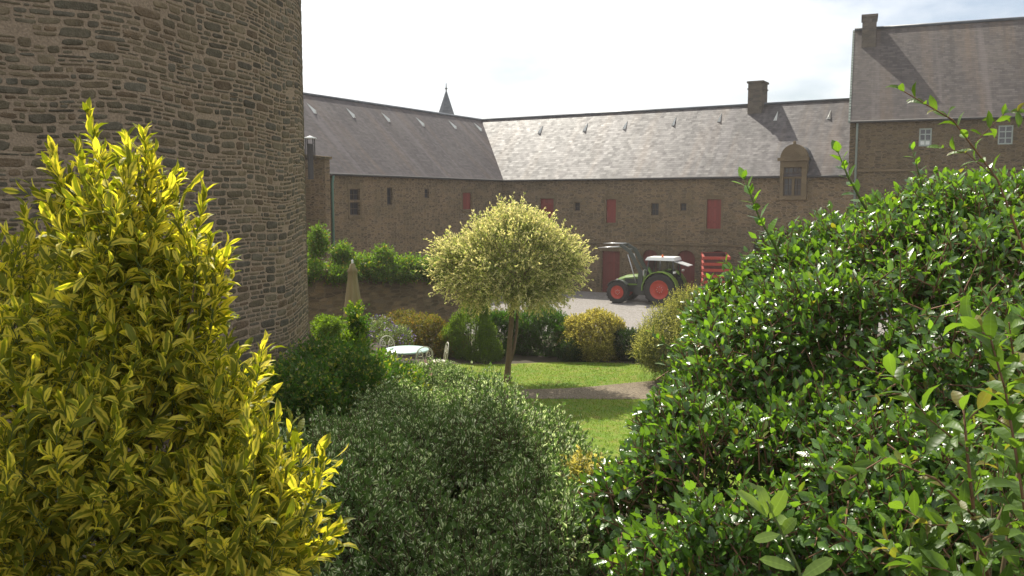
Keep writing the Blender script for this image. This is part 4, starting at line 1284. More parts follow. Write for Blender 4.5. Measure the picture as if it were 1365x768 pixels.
BB = [blob(1370, 720, 2.3, .16, .2, .22), blob(1290, 760, 2.3, .20, .2, .10), blob(1400, 560, 2.6, .12, .2, .2)]
shrub('bramble', 'leafy bramble with long brown canes in the lower right corner', 'bramble', BB, 60, 'lf_bramble', 61, 'hi', 'brown_stem',
      sk=dict(k=7, length=(.10, .22), leaf=(.070, .030), up=0.5, flat=0.35, open_=(70, 35)), dk=dict(freq=8.0), rstem=.01, root=Vector((1.35, 2.4, ground_z(1.35, 2.4))), extra=bramble)

# ---- pale sprig close to the camera
e = empty('young_sprig', at(1075, 900, 2.0), 'pale green sprig with broad round leaves in front of the glossy shrub', 'sprig')
lv = Leaves(); mb = MB()
pts = [at(1090, 900, 2.0), at(1065, 760, 2.0), at(1040, 705, 2.0), at(1022, 668, 2.0)]
mb.tube(pts, [.004, .0035, .003, .002], 6)
for (bx, by), (tx, ty), dy, w in (((1024, 690), (984, 655), -.01, .030), ((1022, 690), (1012, 648), .02, .032), ((1026, 692), (1046, 655), -.015, .036), ((1040, 712), (1006, 720), .0, .028), ((1042, 712), (1060, 692), -.02, .030),
                              ((1062, 760), (1015, 745), .01, .034), ((1068, 770), (1108, 745), .0, .034), ((1035, 700), (1050, 690), .03, .03), ((1075, 790), (1030, 790), .0, .036)):
    a = np.array(at(bx, by, 2.0)); b = np.array(at(tx, ty, 2.0 + dy))
    L = np.linalg.norm(b - a)
    lv.add(a[None], (b - a)[None], np.array([[0.1, -0.55, 0.75]]), L * 1.05, w)
lv.build('foliage', M['lf_sprig'], e, 'round'); mb.build('stem', M['green_twig'], e)

# ---- rose and mixed shrubs between tower and table
def add_flowers(e, blobs, n, mat, size, seed, name='flowers'):
    P, N = shoots_on(blobs, n, seed, shell=1.0)
    P = P + N * 0.05
    if n > 100:
        tag(flowers(name, mat, e, P, size, seed), kind='stuff')
    else:
        for q in range(n): flowers('bloom', mat, e, P[q:q + 1], size, seed + q)
RB = [blob(430, 505, 12.0, .62, .7, .52), blob(395, 555, 9.5, .5, .6, .48), blob(470, 520, 10.5, .42, .5, .46), blob(475, 455, 12.8, .17, .2, .50), blob(520, 530, 11.5, .40, .5, .40), blob(350, 560, 9.5, .4, .5, .46)]
e = shrub('rose_bush', 'dark green rose bush with small cream blooms beside the foot of the tower', 'rose bush', RB, 3000, 'lf_rose', 71, 'lo', 'green_twig',
      sk=dict(k=11, length=(.15, .60), leaf=(.055, .032), up=0.5, jit=0.5, size_var=.45), dk=dict(freq=3.4, amp=.38, gap=-.9), rstem=.02)
add_flowers(e, RB, 90, 'petal_cream', .036, 72)
T3 = [blob(476, 425, 13.2, .12, .15, .26), blob(470, 462, 12.6, .2, .2, .22), blob(508, 492, 12.0, .22, .2, .18), blob(438, 486, 11.8, .24, .2, .16), blob(545, 505, 12.2, .2, .2, .14)]
shrub('climbing_rose', 'yellow green rose shoots rising from the dark rose bush up to the parasol', 'rose', T3, 330, 'lf_lime', 73, 'lo', 'green_twig',
      sk=dict(k=9, length=(.12, .25), leaf=(.06, .032), up=0.55), dk=dict(freq=6.0), rstem=.015)
FB = [blob(570, 508, 13.0, .55, .5, .26), blob(610, 520, 12.0, .25, .3, .26), blob(500, 490, 13.5, .25, .3, .2)]
e = shrub('spirea', 'low greyish shrub with pink flower heads in front of the garden table', 'shrub', FB, 900, 'lf_grey', 74, 'lo', 'twig',
      sk=dict(k=9, length=(.12, .25), leaf=(.05, .022), up=0.5), dk=dict(freq=5.0), rstem=.012)
add_flowers(e, FB, 45, 'petal_pink', .06, 75)
shrub('lime_bush', 'bright lime green bush beside the foot of the tower', 'shrub', [blob(440, 446, 22, .42, .4, .45), blob(462, 470, 21.5, .4, .4, .4), blob(428, 438, 22.5, .25, .3, .35)], 800, 'lf_lime', 76, 'lo', 'green_twig',
      sk=dict(k=9, length=(.15, .3), leaf=(.075, .04), up=0.45, jit=.5), dk=dict(freq=4.0, amp=.35), rstem=.015)
shrub('heather', 'low reddish brown heather clump left of the standard willow', 'heather', [blob(632, 520, 19.6, .42, .45, .22), blob(608, 512, 19.8, .4, .4, .24)], 420, 'lf_heather', 77, 'lo', 'brown_stem',
      sk=dict(k=9, length=(.1, .2), leaf=(.035, .012), up=0.7), dk=dict(freq=7.0), rstem=.01)

# ---- shrubs along the back of the lawn
OB = [blob(570, 445, 27.2, .95, .7, .55), blob(530, 438, 28.2, .8, .6, .5), blob(600, 462, 26.5, .55, .5, .5)]
e = shrub('olive_shrub', 'yellow-brown mixed shrub behind the garden table', 'shrub', OB, 2000, 'lf_olive', 81, 'lo', 'twig',
      sk=dict(k=10, length=(.15, .32), leaf=(.07, .035), up=0.5), dk=dict(low=-1.0, freq=2.8, amp=.36), rstem=.02)
LB = [blob(530, 452, 25.6, .55, .5, .36), blob(508, 440, 26.5, .4, .5, .4)]
e = shrub('lavender', 'grey leaved lavender with purple spikes behind the table', 'lavender', LB, 520, 'lf_grey', 83, 'lo', 'twig',
      sk=dict(k=9, length=(.15, .3), leaf=(.05, .018), up=0.75), dk=dict(freq=4.5), rstem=.012)
add_flowers(e, LB, 160, 'petal_purple', .06, 84)
shrub('conical_shrub', 'light green loosely conical shrub left of the willow trunk', 'shrub', [blob(624, 452, 26.4, .75, .7, .82), blob(630, 425, 26.7, .45, .45, .60), blob(648, 470, 26, .5, .5, .4), blob(642, 412, 26.5, .25, .3, .36), blob(610, 430, 26.3, .25, .3, .4)], 3000, 'lf_lime', 85, 'lo', 'green_twig',
      sk=dict(k=10, length=(.15, .32), leaf=(.06, .022), up=0.6), dk=dict(low=-1.0, freq=3.0, amp=.30), rstem=.02)
shrub('dark_hedge_shrub', 'rounded dark green shrub right behind the willow trunk', 'shrub', [blob(722, 450, 26.9, 1.0, .8, .95), blob(668, 450, 27.2, .8, .7, .92)], 4600, 'lf_hedge', 87, 'lo', 'twig',
      sk=dict(k=10, length=(.15, .3), leaf=(.065, .028), up=0.45), dk=dict(low=-1.0, freq=3.0, amp=.30), rstem=.025)
shrub('golden_bush', 'golden yellow bush in front of the courtyard, below the tractor', 'shrub', [blob(792, 452, 26.2, .88, .8, .74), blob(770, 440, 26.4, .45, .5, .4), blob(815, 440, 26.3, .4, .4, .4), blob(800, 468, 26, .8, .6, .5)], 2800, 'lf_gold_far', 89, 'lo', 'twig',
      sk=dict(k=10, length=(.15, .3), leaf=(.075, .036), up=0.5), dk=dict(low=-1.0, freq=3.0, amp=.30), rstem=.02)
shrub('low_dark_shrub', 'small dark green shrub between golden bush and pale willow bush', 'shrub', [blob(842, 462, 25.8, .65, .5, .56), blob(760, 470, 25.8, .4, .4, .4)], 1700, 'lf_dark', 91, 'lo', 'twig',
      sk=dict(k=10, length=(.12, .28), leaf=(.06, .026), up=0.5), dk=dict(low=-1.0, freq=3.0, amp=.30), rstem=.015)
shrub('willow_bush', 'pale yellow-green willow bush hiding the rear of the tractor', 'shrub', [blob(898, 455, 22.8, .85, .8, .88), blob(918, 415, 23, .50, .5, .5), blob(872, 465, 22.4, .55, .6, .55), blob(930, 460, 22, .7, .6, .8)], 3200, 'lf_willow_bush', 93, 'lo', 'green_twig',
      sk=dict(k=12, length=(.3, .75), leaf=(.060, .018), up=0.6, jit=.45, open_=(60, 20)), dk=dict(low=-1.0, freq=4.5, amp=.12), rstem=.02)
shrub('edge_shrub', 'dark green low shrub at the lawn edge below the willow bush', 'shrub', [blob(905, 485, 21.6, .5, .5, .36), blob(935, 470, 21, .6, .6, .6)], 700, 'lf_rose', 95, 'lo', 'twig',
      sk=dict(k=10, length=(.12, .28), leaf=(.06, .026), up=0.5), dk=dict(freq=4.0), rstem=.015)

# ---- creeper along the garden wall
CB = []
for t in np.linspace(-1.0, gl + 0.2, 12):
    p = gfr.p(t, -0.2, GWZ - 0.05 + 0.12 * math.sin(t * 3))
    CB.append((np.array(p), np.array([.8, .75, .34 + 0.10 * math.sin(t * 5)])))
CB.append((np.array(at(424, 324, 30.6)), np.array([.32, .4, .62]))); CB.append((np.array(at(456, 340, 31.5)), np.array([.36, .4, .36]))); CB.append((np.array(at(510, 342, 32)), np.array([.40, .4, .30])))
cre = shrub('creeper', 'green creeper spilling over the top of the garden wall', 'creeper', CB, 4200, 'lf_ivy', 97, 'lo', 'twig',
      sk=dict(k=11, length=(.2, .75), leaf=(.09, .055), up=0.4, jit=0.6, size_var=.5), dk=dict(freq=2.2, amp=.28, low=-0.95), rstem=.02, root=gfr.p(gl / 2, -0.7, -0.9))

# ---- ball headed willow standard on the lawn
wb = at(676, 511, 22.7); wb.z = ground_z(wb.x, wb.y)
wl = empty('willow_tree', wb, 'standard willow with round cream tipped crown on the lawn', 'tree')
mb = MB()
def P3(px, py, dy=0.0): return at(px, py, wb.y + dy)
mb.tube([wb + Vector((0, 0, -.1)), wb + Vector((0.0, 0, .12)), P3(678, 480), P3(680, 450), P3(682, 425), P3(684, 400)], [.13, .092, .078, .07, .068, .065], 12)
mb.tube([P3(678, 488), P3(685, 465, .05), P3(689, 440, .08), P3(690, 405, .08)], [.05, .042, .038, .036], 10)
rr = random.Random(9)
for k in range(16):
    a = 2 * math.pi * k / 16 + rr.uniform(-.2, .2); el = rr.uniform(0.1, 1.2)
    b0 = P3(684 + rr.uniform(-2, 4), 404)
    tip = Vector(P3(678, 350)) + Vector((1.45 * math.cos(a) * math.cos(el), 1.45 * math.sin(a) * math.cos(el), 0.95 * math.sin(el) - 0.15))
    mid = b0.lerp(tip, .45) + Vector((0, 0, .25))
    mb.tube([b0, mid, tip], [.045, .03, .012], 7)
mb.build('trunk', M['bark'], wl)
WB = [(np.array(P3(676, 352)), np.array([1.62, 1.62, 1.16])), (np.array(P3(618, 350)), np.array([.70, .8, .70])), (np.array(P3(740, 348)), np.array([.74, .8, .70])), (np.array(P3(688, 320)), np.array([.95, 1.0, .62])),
      (np.array(P3(664, 382)), np.array([.9, 1.0, .54])), (np.array(P3(698, 382)), np.array([.9, 1.0, .54]))]
P, N = shoots_on(WB, 2700, 101, inner=.3, shell=.55, freq=3.6, amp=.17, low=-.85, gap=-0.75, face_bias=0.25)
P = np.concatenate([P, P[:800] + N[:800] * rng.uniform(.05, .27, (800, 1))]); N = np.concatenate([N, N[:800]])
lv = Leaves()
A, B = shoot_leaves(lv, P, N, 102, k=15, length=(.35, .75), leaf=(.075, .027), up=0.12, jit=0.30, open_=(62, 22))
for q in range(3):
    lv.add(B, nrm(B - A) + rng.normal(size=B.shape) * .45, rng.normal(size=B.shape) + np.array([0, -.3, .6]), rng.uniform(.06, .10, len(B)), rng.uniform(.026, .04, len(B)), np.where(rng.random(len(B)) < .6, 1.0, .5))
lv.build('crown', M['lf_willow'], wl, 'lo')
twig_mesh('twigs', A, B, .006, .002, M['twig'], wl)

# ---- grass blades on the lawn
def grass():
    n = 60000
    x = rng.uniform(-2.6, 8.0, n); y = 13.0 + 12.2 * rng.random(n) ** 0.9
    a = 20.45 + 0.05 * np.sin(x * 1.7) + 0.05 * np.maximum(0, x - 1)
    b = np.maximum(21.55 + 0.16 * x + 0.05 * np.sin(x * 2.3 + 1) + 0.03 * x * x * (x > 0), a + 0.5)
    j = rng.normal(size=n) * 0.06
    ok = ~((y > a + j) & (y < b + j))
    x, y = x[ok], y[ok]; n = len(x)
    z = np.array([ground_z(p, q) for p, q in zip(x, y)])
    d = nrm(np.stack([rng.normal(size=n) * .45, rng.normal(size=n) * .45, np.ones(n)], 1))
    lv = Leaves()
    lv.add(np.stack([x, y, z], 1), d, rng.normal(size=(n, 3)), rng.uniform(.025, .065, n), rng.uniform(.005, .011, n))
    holder = bpy.data.objects.new('tmp', None)
    o = lv.build('grass', M['lf_grass'], holder, 'lo')
    o.parent = None; bpy.data.objects.remove(holder)
    tag(o, 'short sunlit lawn grass around the willow', 'grass', kind='stuff')
M['lf_grass'] = mat_leaf('leaf_grass', (0.165, 0.26, 0.022), None, rough=0.6, trans=0.45, spec=0.15, old=(0.30, 0.26, 0.07), old_at=0.84, glow=(1.5, 1.6, 0.5), var=0.4)
grass()

# ================================================================== OBJECTS
M['mint'] = mat_plain('mint_paint', (0.36, 0.52, 0.47), 0.45, var=0.08)
M['iron_cream'] = mat_plain('iron_cream', (0.55, 0.53, 0.42), 0.5, var=0.12)
M['canvas'] = mat_plain('canvas', (0.25, 0.21, 0.105), 0.9, var=0.15, scale=3, bump=0.2)
M['wood_pole'] = mat_plain('wood_pole', (0.20, 0.12, 0.06), 0.6, var=0.2)
# table
tb = at(542, 465.5, 23.4); tb.z = ground_z(tb.x, tb.y)
tcz = at(542, 465.5, 23.4).z
e = empty('garden_table', tb, 'round pale mint metal garden table among the shrubs', 'table')
mb = MB(); mb.lathe([(.001, tcz), (.60, tcz), (.615, tcz - .012), (.61, tcz - .045), (.585, tcz - .045), (.58, tcz - .02), (.001, tcz - .02)], Matrix.Translation((tb.x, tb.y, 0)), 40); mb.build('tabletop', M['mint'], e)
for k in range(4):
    a = math.pi / 4 + k * math.pi / 2; c, s = math.cos(a), math.sin(a)
    mb = MB(); mb.tube([(tb.x + c * r, tb.y + s * r, z) for r, z in ((.50, tcz - .03), (.36, tcz - .25), (.28, tcz - .42), (.36, tb.z + .18), (.46, tb.z + .01))], .016, 8); mb.build('leg', M['mint'], e)
mb = MB(); mb.tube([(tb.x + .3 * math.cos(2 * math.pi * k / 24), tb.y + .3 * math.sin(2 * math.pi * k / 24), tcz - .40) for k in range(25)], .010, 6); mb.build('ring', M['mint'], e)
# chairs: local frame, +x faces the table
def make_chair(label):
    e = empty('garden_chair', (0, 0, 0), label, 'chair', 'iron chairs round the mint table')
    def bld(mb, n): return mb.build(n, M['iron_cream'], e, local=True)
    mb = MB(); mb.lathe([(.001, .455), (.19, .455), (.215, .445), (.215, .43), (.001, .43)], None, 24); bld(mb, 'seat')
    for sx in (-1, 1):
        for sy in (-1, 1):
            mb = MB(); mb.tube([(sx * .15, sy * .15, .435), (sx * .19, sy * .18, .2), (sx * .23, sy * .21, 0)], .012, 8); bld(mb, 'leg')
    mb = MB()
    def bp(y, z): return (-.19 - .16 * (z - .45), y, z)
    hoop = [bp(-.20, .45), bp(-.225, .6)] + [bp(-.225 * math.cos(math.pi * k / 14), .72 + .225 * math.sin(math.pi * k / 14)) for k in range(15)] + [bp(.225, .6), bp(.20, .45)]
    mb.tube(hoop, .014, 8); ho = bld(mb, 'back_frame')
    for s in (-1, 1):
        mb = MB(); sp = []
        for k in range(26):
            f = k / 25; a = f * 3.6 * math.pi * 0.8; r = .105 * (1 - f * .78)
            sp.append(bp(s * (.105 + r * math.cos(a + math.pi * .5) * -1), .75 + r * math.sin(a + math.pi * .5)))
        sp = [bp(s * .03, .46), bp(s * .02, .6)] + sp
        mb.tube(sp, .010, 6)
        o = mb.build('scroll', M['iron_cream'], ho, local=True)
    return e
def copy_tree(o, parent=None):
    c = o.copy(); COL.objects.link(c); c.parent = parent
    for ch in [x for x in bpy.data.objects if x.parent == o]: copy_tree(ch, c)
    return c
c0 = make_chair('cream scroll backed chair left of the mint table')
def put(o, px, py, Y, rz):
    p = at(px, py, Y); o.location = (p.x, p.y, ground_z(p.x, p.y)); o.rotation_euler = (0, 0, rz)
c1 = copy_tree(c0); c1['label'] = 'cream iron chair seen side on right of the mint table'
c2 = copy_tree(c0); c2['label'] = 'cream iron chair standing in front of the mint table, half hidden by flowers'
put(c0, 521, 465, 23.95, R(-55)); put(c1, 584, 465, 23.2, R(195)); put(c2, 563, 470, 22.75, R(110))
# parasol
pb = at(471, 420, 25.5); pz = at(471, 351, 25.5).z; g0 = ground_z(pb.x, pb.y)
e = empty('closed_parasol', (pb.x, pb.y, g0), 'closed olive beige parasol standing before the garden wall', 'parasol')
mb = MB()
prof = [(.03, pz), (.075, pz - .05), (.085, pz - .12), (.15, pz - .24), (.12, pz - .26), (.13, pz - .5), (.18, pz - .9), (.23, pz - 1.35), (.265, pz - 1.75), (.27, pz - 1.95)]
V, F = [], []; ns = 32
for r, h in prof:
    for k in range(ns):
        a = 2 * math.pi * k / ns; q = r * (1 + .16 * math.sin(a * 8) * min(1, r / .12))
        V.append((pb.x + q * math.cos(a), pb.y + q * math.sin(a), h + .03 * math.sin(a * 8) * (h < pz - 1.9)))
for i in range(len(prof) - 1):
    for k in range(ns):
        l = (k + 1) % ns; F.append((i * ns + k, i * ns + l, (i + 1) * ns + l, (i + 1) * ns + k))
mb.mesh_faces(V, F); mb.build('canopy', M['canvas'], e)
mb = MB(); mb.tube([(pb.x, pb.y, g0), (pb.x, pb.y, pz)], .024, 10); mb.build('pole', M['wood_pole'], e)
mb = MB(); mb.lathe([(.001, pz + .12), (.03, pz + .09), (.035, pz + .03), (.03, pz - .01)], Matrix.Translation((pb.x, pb.y, 0)), 12); mb.build('finial', M['white_paint'], e)
mb = MB(); mb.lathe([(.001, g0 + .12), (.06, g0 + .11), (.26, g0 + .07), (.28, g0)], Matrix.Translation((pb.x, pb.y, 0)), 20); mb.build('base', M['gutter'], e)

# ---- tractor (local: +x forward, +y its left side, z up)
M['tr_green'] = mat_plain('tractor_green', (0.15, 0.26, 0.028), 0.4, var=0.25, coat=0.2)
M['tr_dark'] = mat_plain('tractor_dark', (0.035, 0.037, 0.035), 0.5, var=0.2)
M['tr_grey'] = mat_plain('tractor_grey', (0.055, 0.065, 0.055), 0.5, var=0.15)
M['rim_red'] = mat_plain('rim_red', (0.42, 0.045, 0.022), 0.5, var=0.3, coat=0.1)
M['tyre'] = mat_plain('tyre', (0.025, 0.024, 0.022), 0.85, var=0.3)
M['steel'] = mat_plain('steel', (0.55, 0.55, 0.55), 0.35, 0.7, var=0.1)
M['beacon'] = mat_plain('beacon', (0.8, 0.16, 0.01), 0.25)
def mat_glass():
    m, t, out = new_mat('cab_glass'); g = G(t)
    p = g.n('ShaderNodeBsdfGlossy', Roughness=0.03); p.inputs['Color'].default_value = (.8, .85, .85, 1)
    tr = g.n('ShaderNodeBsdfTransparent'); tr.inputs['Color'].default_value = (.62, .70, .66, 1)
    fr_ = g.n('ShaderNodeFresnel', IOR=1.45)
    mx = g.n('ShaderNodeMixShader'); t.links.new(fr_.outputs[0], mx.inputs[0]); t.links.new(tr.outputs[0], mx.inputs[1]); t.links.new(p.outputs[0], mx.inputs[2])
    t.links.new(mx.outputs[0], out.inputs['Surface']); return m
M['cab_glass'] = mat_glass()
fw = at(824, 389, 48.6)
TRZ = R(153)
tfx, tfy = math.cos(TRZ), math.sin(TRZ)
org = Vector((fw.x, fw.y, COURT_Z)) - Vector((tfx, tfy, 0)) * 2.45 - Vector((-tfy, tfx, 0)) * 0.85
e = empty('tractor', org, 'green tractor with red wheels and raised front loader in the courtyard', 'tractor', rz=TRZ)
def loc(mb, name, mat, par=None): return mb.build(name, M[mat], par or e, local=True)
def wheel(x, y, r, w):
    out_s = 1 if y > 0 else -1
    Rm = Matrix.Translation((x, y, r)) @ Matrix.Rotation(R(-90) * out_s, 4, 'X')
    mb = MB()
    mb.lathe([(r * .60, -w * .42), (r * .80, -w / 2), (r * .95, -w * .48), (r, -w * .34), (r, w * .34), (r * .95, w * .48), (r * .80, w / 2), (r * .60, w * .42)], Rm, 40)
    nl = 22
    for k in range(nl):
        for sd in (-1, 1):
            a = 2 * math.pi * (k + .25 * sd) / nl
            pts = []
            for (rad, ww, da) in ((r * .985, 0.02, 0.10), (r * .985, w * .47, -.08)):
                pts.append((rad, sd * ww, a + da))
            P = []
            for dr in (0.0, .035):
                for (rad, ww, aa), q in ((pts[0], -1), (pts[0], 1), (pts[1], 1), (pts[1], -1)):
                    an_ = aa + q * .035
                    P.append(Rm @ Vector(((rad + dr) * math.cos(an_), (rad + dr) * math.sin(an_), ww)))
            mb.hexa(P)
    wo = loc(mb, 'wheel', 'tyre')
    mb = MB()
    mb.lathe([(r * .61, -w * .36), (r * .62, w * .40), (r * .58, w * .42), (r * .50, w * .22), (r * .30, w * .10), (r * .24, w * .22), (r * .12, w * .26), (.001, w * .26)], Rm, 32)
    ro = loc(mb, 'rim', 'rim_red', wo)
    mb = MB()
    for k in range(8):
        a = 2 * math.pi * k / 8; p = Rm @ Vector((r * .19 * math.cos(a), r * .19 * math.sin(a), w * .24))
        mb.box(p, (.03, .05, .03))
    loc(mb, 'hub_bolts', 'steel', wo)
for sd in (-1, 1):
    wheel(2.45, sd * .85, .63, .42); wheel(0, sd * .85, .88, .52)
mb = MB()
mb.box((1.5, 0, .82), (2.3, .46, .42)); mb.box((0.1, 0, .85), (1.3, .6, .6)); mb.box((2.45, 0, .63), (.28, 1.5, .2)); mb.box((0, 0, .88), (.3, 1.5, .28)); mb.box((1.15, .45, .72), (.75, .35, .45)); mb.box((1.15, -.45, .72), (.75, .35, .45))
loc(mb, 'chassis', 'tr_dark')
mb = MB()
secs = [(.95, .42, 1.02, 1.66), (1.6, .42, 1.02, 1.64), (2.2, .40, 1.0, 1.56), (2.62, .34, .98, 1.40), (2.82, .26, .98, 1.22)]
ring = []
for x, hw2, z0, z1 in secs:
    ring.append([(x, -hw2, z0), (x, -hw2, z1 - .14), (x, -hw2 * .7, z1 - .02), (x, 0, z1), (x, hw2 * .7, z1 - .02), (x, hw2, z1 - .14), (x, hw2, z0)])
V = [p for r_2 in ring for p in r_2]; F = []
for i in range(len(ring) - 1):
    for k in range(6): F.append((i * 7 + k, (i + 1) * 7 + k, (i + 1) * 7 + k + 1, i * 7 + k + 1))
F.append(tuple(range(7))); F.append(tuple(range(28, 35))[::-1])
mb.mesh_faces(V, F, False)
hd = loc(mb, 'hood', 'tr_green')
for c_, s_ in (((1.7, .425, 1.25), (1.0, .012, .28)), ((1.7, -.425, 1.25), (1.0, .012, .28)), ((2.80, 0, 1.1), (.05, .44, .2))):
    mb = MB(); mb.box(c_, s_); loc(mb, 'grille', 'tr_dark', hd)
for sd in (-1, 1):
    mb = MB(); mb.box((2.74, sd * .2, 1.26), (.08, .14, .09)); loc(mb, 'headlight', 'white_paint', hd)
# cab
mb = MB()
fp = [(.85, .52, 1.0), (.85, -.52, 1.0), (.72, -.62, 2.45), (.72, .62, 2.45)]
for sd in (-1, 1):
    mb.tube([(.90, sd * .55, .95), (.92, sd * .60, 1.5), (.74, sd * .62, 2.48)], .045, 6)
    mb.tube([(.12, sd * .70, 1.55), (.06, sd * .66, 2.48)], .04, 6)
    mb.tube([(-.72, sd * .62, 1.45), (-.62, sd * .60, 2.48)], .05, 6)
    mb.tube([(.9, sd * .58, 1.0), (.35, sd * .66, .95), (.12, sd * .70, 1.55)], .04, 6)
    mb.tube([(.12, sd * .70, 1.55), (-.72, sd * .62, 1.45)], .04, 6)
mb.box((.35, 0, 1.0), (1.15, 1.2, .16)); mb.box((.88, 0, 1.35), (.10, 1.0, .55))
cb = loc(mb, 'cab_frame', 'tr_dark')
mb = MB()
for sd in (-1, 1):
    mb.face([(.90, sd * .585, 1.08), (.14, sd * .685, 1.6), (.07, sd * .65, 2.44), (.75, sd * .612, 2.44)]); mb.face([(.09, sd * .69, 1.6), (-.69, sd * .61, 1.5), (-.62, sd * .59, 2.44), (.03, sd * .65, 2.44)])
mb.face([(.90, -.55, 1.6), (.90, .55, 1.6), (.75, .58, 2.44), (.75, -.58, 2.44)])
loc(mb, 'glass', 'cab_glass', cb)
mb = MB()
mb.hexa([(.95, -.70, 2.47), (.95, .70, 2.47), (-.75, .68, 2.47), (-.75, -.68, 2.47), (.85, -.60, 2.64), (.85, .60, 2.64), (-.68, .58, 2.66), (-.68, -.58, 2.66)])
loc(mb, 'cab_roof', 'white_paint')
mb = MB(); mb.hexa([(-.66, -.5, 2.40), (-.66, .5, 2.40), (-1.45, .5, 2.17), (-1.45, -.5, 2.17), (-.66, -.5, 2.44), (-.66, .5, 2.44), (-1.45, .5, 2.21), (-1.45, -.5, 2.21)]); loc(mb, 'rear_window', 'zinc')
mb = MB(); mb.lathe([(.001, .16), (.05, .14), (.06, 0)], Matrix.Translation((.0, .5, 2.65)), 12); loc(mb, 'beacon', 'beacon')
mb = MB(); mb.box((-.25, 0, 1.30), (.5, .5, .12)); mb.box((-.48, 0, 1.65), (.12, .46, .65)); loc(mb, 'seat', 'tr_dark')
mb = MB(); mb.tube([(.62, .2 * math.cos(2 * math.pi * k / 16), 1.62 + .17 * math.sin(2 * math.pi * k / 16)) for k in range(17)], .02, 6); loc(mb, 'steering_wheel', 'tr_dark')
mb = MB(); mb.tube([(.88, .62, 1.9), (.95, .80, 1.95)], .015, 6); mb.box((.96, .84, 1.78), (.05, .20, .30)); loc(mb, 'mirror', 'steel')
mb = MB(); mb.tube([(1.05, -.5, 1.2), (1.05, -.52, 2.35)], .05, 8); loc(mb, 'exhaust', 'tr_dark')
for sd in (-1, 1):
    mb = MB(); y0, y1 = sd * .58, sd * 1.10
    prev = None
    for k in range(11):
        a = R(-5) + R(175) * k / 10; r1, r2 = .97, 1.02
        cur = [(r1 * math.cos(a), r1 * math.sin(a) + .88), (r2 * math.cos(a), r2 * math.sin(a) + .88)]
        if prev:
            mb.hexa([(prev[0][0], y0, prev[0][1]), (prev[0][0], y1, prev[0][1]), (cur[0][0], y1, cur[0][1]), (cur[0][0], y0, cur[0][1]),
                     (prev[1][0], y0, prev[1][1]), (prev[1][0], y1, prev[1][1]), (cur[1][0], y1, cur[1][1]), (cur[1][0], y0, cur[1][1])])
        prev = cur
    loc(mb, 'fender', 'tr_green')
    mb = MB(); prev = None
    for k in range(8):
        a = R(30) + R(110) * k / 7; r1, r2 = .69, .72
        cur = [(2.45 + r1 * math.cos(a), r1 * math.sin(a) + .63), (2.45 + r2 * math.cos(a), r2 * math.sin(a) + .63)]
        if prev:
            y0, y1 = sd * .66, sd * 1.05
            mb.hexa([(prev[0][0], y0, prev[0][1]), (prev[0][0], y1, prev[0][1]), (cur[0][0], y1, cur[0][1]), (cur[0][0], y0, cur[0][1]),
                     (prev[1][0], y0, prev[1][1]), (prev[1][0], y1, prev[1][1]), (cur[1][0], y1, cur[1][1]), (cur[1][0], y0, cur[1][1])])
        prev = cur
    loc(mb, 'front_fender', 'tr_grey')
    mb = MB(); mb.box((-.80, sd * .85, 1.86), (.10, .28, .10)); loc(mb, 'tail_light', 'white_paint')
# front loader, raised
for sd in (-1, 1):
    y = sd * .52
    mb = MB(); mb.hexa([(1.15, y - .06, .75), (1.45, y - .06, .75), (1.45, y + .06, .75), (1.15, y + .06, .75), (1.12, y - .06, 1.85), (1.35, y - .06, 1.85), (1.35, y + .06, 1.85), (1.12, y + .06, 1.85)])
    mb.prism([(1.12, y - .05, 1.76), (1.30, y - .05, 1.66), (1.98, y - .05, 2.86), (2.46, y - .05, 3.20), (2.40, y - .05, 3.36), (1.82, y - .05, 3.00)], (0, .10, 0)); loc(mb, 'loader_arm', 'tr_grey')
    mb = MB(); mb.tube([(1.50, y, 1.15), (2.02, y, 2.75)], .035, 8); loc(mb, 'loader_cylinder', 'steel')
mb = MB(); mb.tube([(2.1, -.5, 3.0), (2.1, .5, 3.0)], .06, 8); mb.box((2.46, 0, 3.26), (.10, 1.1, .16)); loc(mb, 'loader_crossbar', 'tr_grey')
for y, z, dz in ((-.42, 3.32, -.02), (.42, 3.18, -.10)):
    mb = MB(); mb.tube([(2.45, y, z), (3.2, y, z + dz * .5), (3.85, y, z + dz)], [.045, .04, .008], 8); loc(mb, 'fork_tine', 'steel')

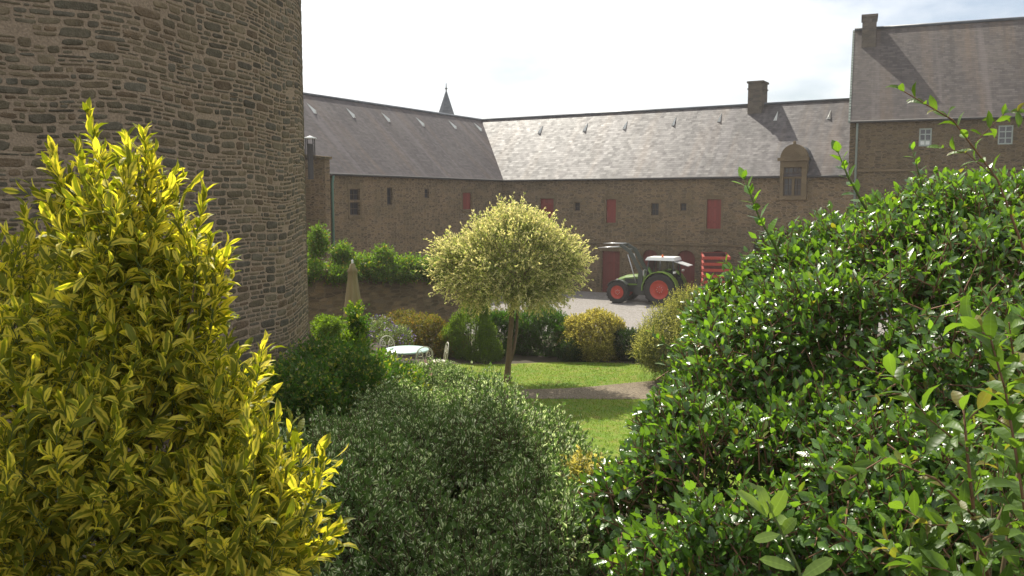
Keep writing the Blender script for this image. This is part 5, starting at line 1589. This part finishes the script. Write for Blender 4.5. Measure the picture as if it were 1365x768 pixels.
# ---- red trailer
M['tl_red'] = mat_plain('trailer_red', (0.34, 0.040, 0.022), 0.55, var=0.3)
tq = at(936, 372, 50.0)
tq = at(936, 360, 46.0)
e = empty('farm_trailer', (tq.x + 0.66 + 0.50, tq.y + 2.1, COURT_Z), 'red farm trailer with ribbed sides parked behind the tractor', 'trailer', rz=R(79))
zt_ = at(940, 343, 46.0).z - COURT_Z
mb = MB()
mb.box((0, 0, .95), (4.2, 1.3, .14))
for sd in (-1, 1): mb.box((0, sd * .62, (1.02 + zt_) / 2), (4.2, .05, zt_ - 1.02))
for sd in (-1, 1): mb.box((sd * 2.08, 0, (1.02 + zt_) / 2), (.05, 1.18, zt_ - 1.02))
M['tl_shade'] = mat_plain('trailer_gap_shade', (0.09, 0.016, 0.012), 0.6, var=0.3)  # body colour darkened to paint shade into the gaps between rails
body = loc(mb, 'body', 'tl_shade')
nr = 6
for k in range(nr):
    z = 1.1 + (zt_ - 1.15) * k / (nr - 1)
    mb = MB(); mb.box((0, -.685, z), (4.25, .09, .13)); mb.box((0, 0.685, z), (4.25, .09, .13)); mb.box((-2.145, 0, z), (.09, 1.46, .15)); mb.box((2.145, 0, z), (.09, 1.46, .13)); loc(mb, 'rail', 'tl_red', body)
for sx in (-.55, .55):
    for sd in (-1, 1):
        Rm = Matrix.Translation((sx, sd * .52, .45)) @ Matrix.Rotation(R(-90) * sd, 4, 'X')
        mb = MB(); mb.lathe([(.25, -.14), (.42, -.15), (.45, -.10), (.45, .10), (.42, .15), (.25, .14)], Rm, 28); wo = loc(mb, 'wheel', 'tyre')
        mb = MB(); mb.lathe([(.26, -.10), (.26, .12), (.12, .05), (.001, .08)], Rm, 24); loc(mb, 'rim', 'rim_red', wo)
mb = MB(); mb.box((0, 0, .75), (3.6, .3, .26)); mb.box((0, 0, .45), (1.3, 1.4, .10)); mb.tube([(-2.0, .3, .8), (-3.4, 0, .62)], .06, 8); mb.tube([(-2.0, -.3, .8), (-3.4, 0, .62)], .06, 8); loc(mb, 'drawbar', 'tr_dark')
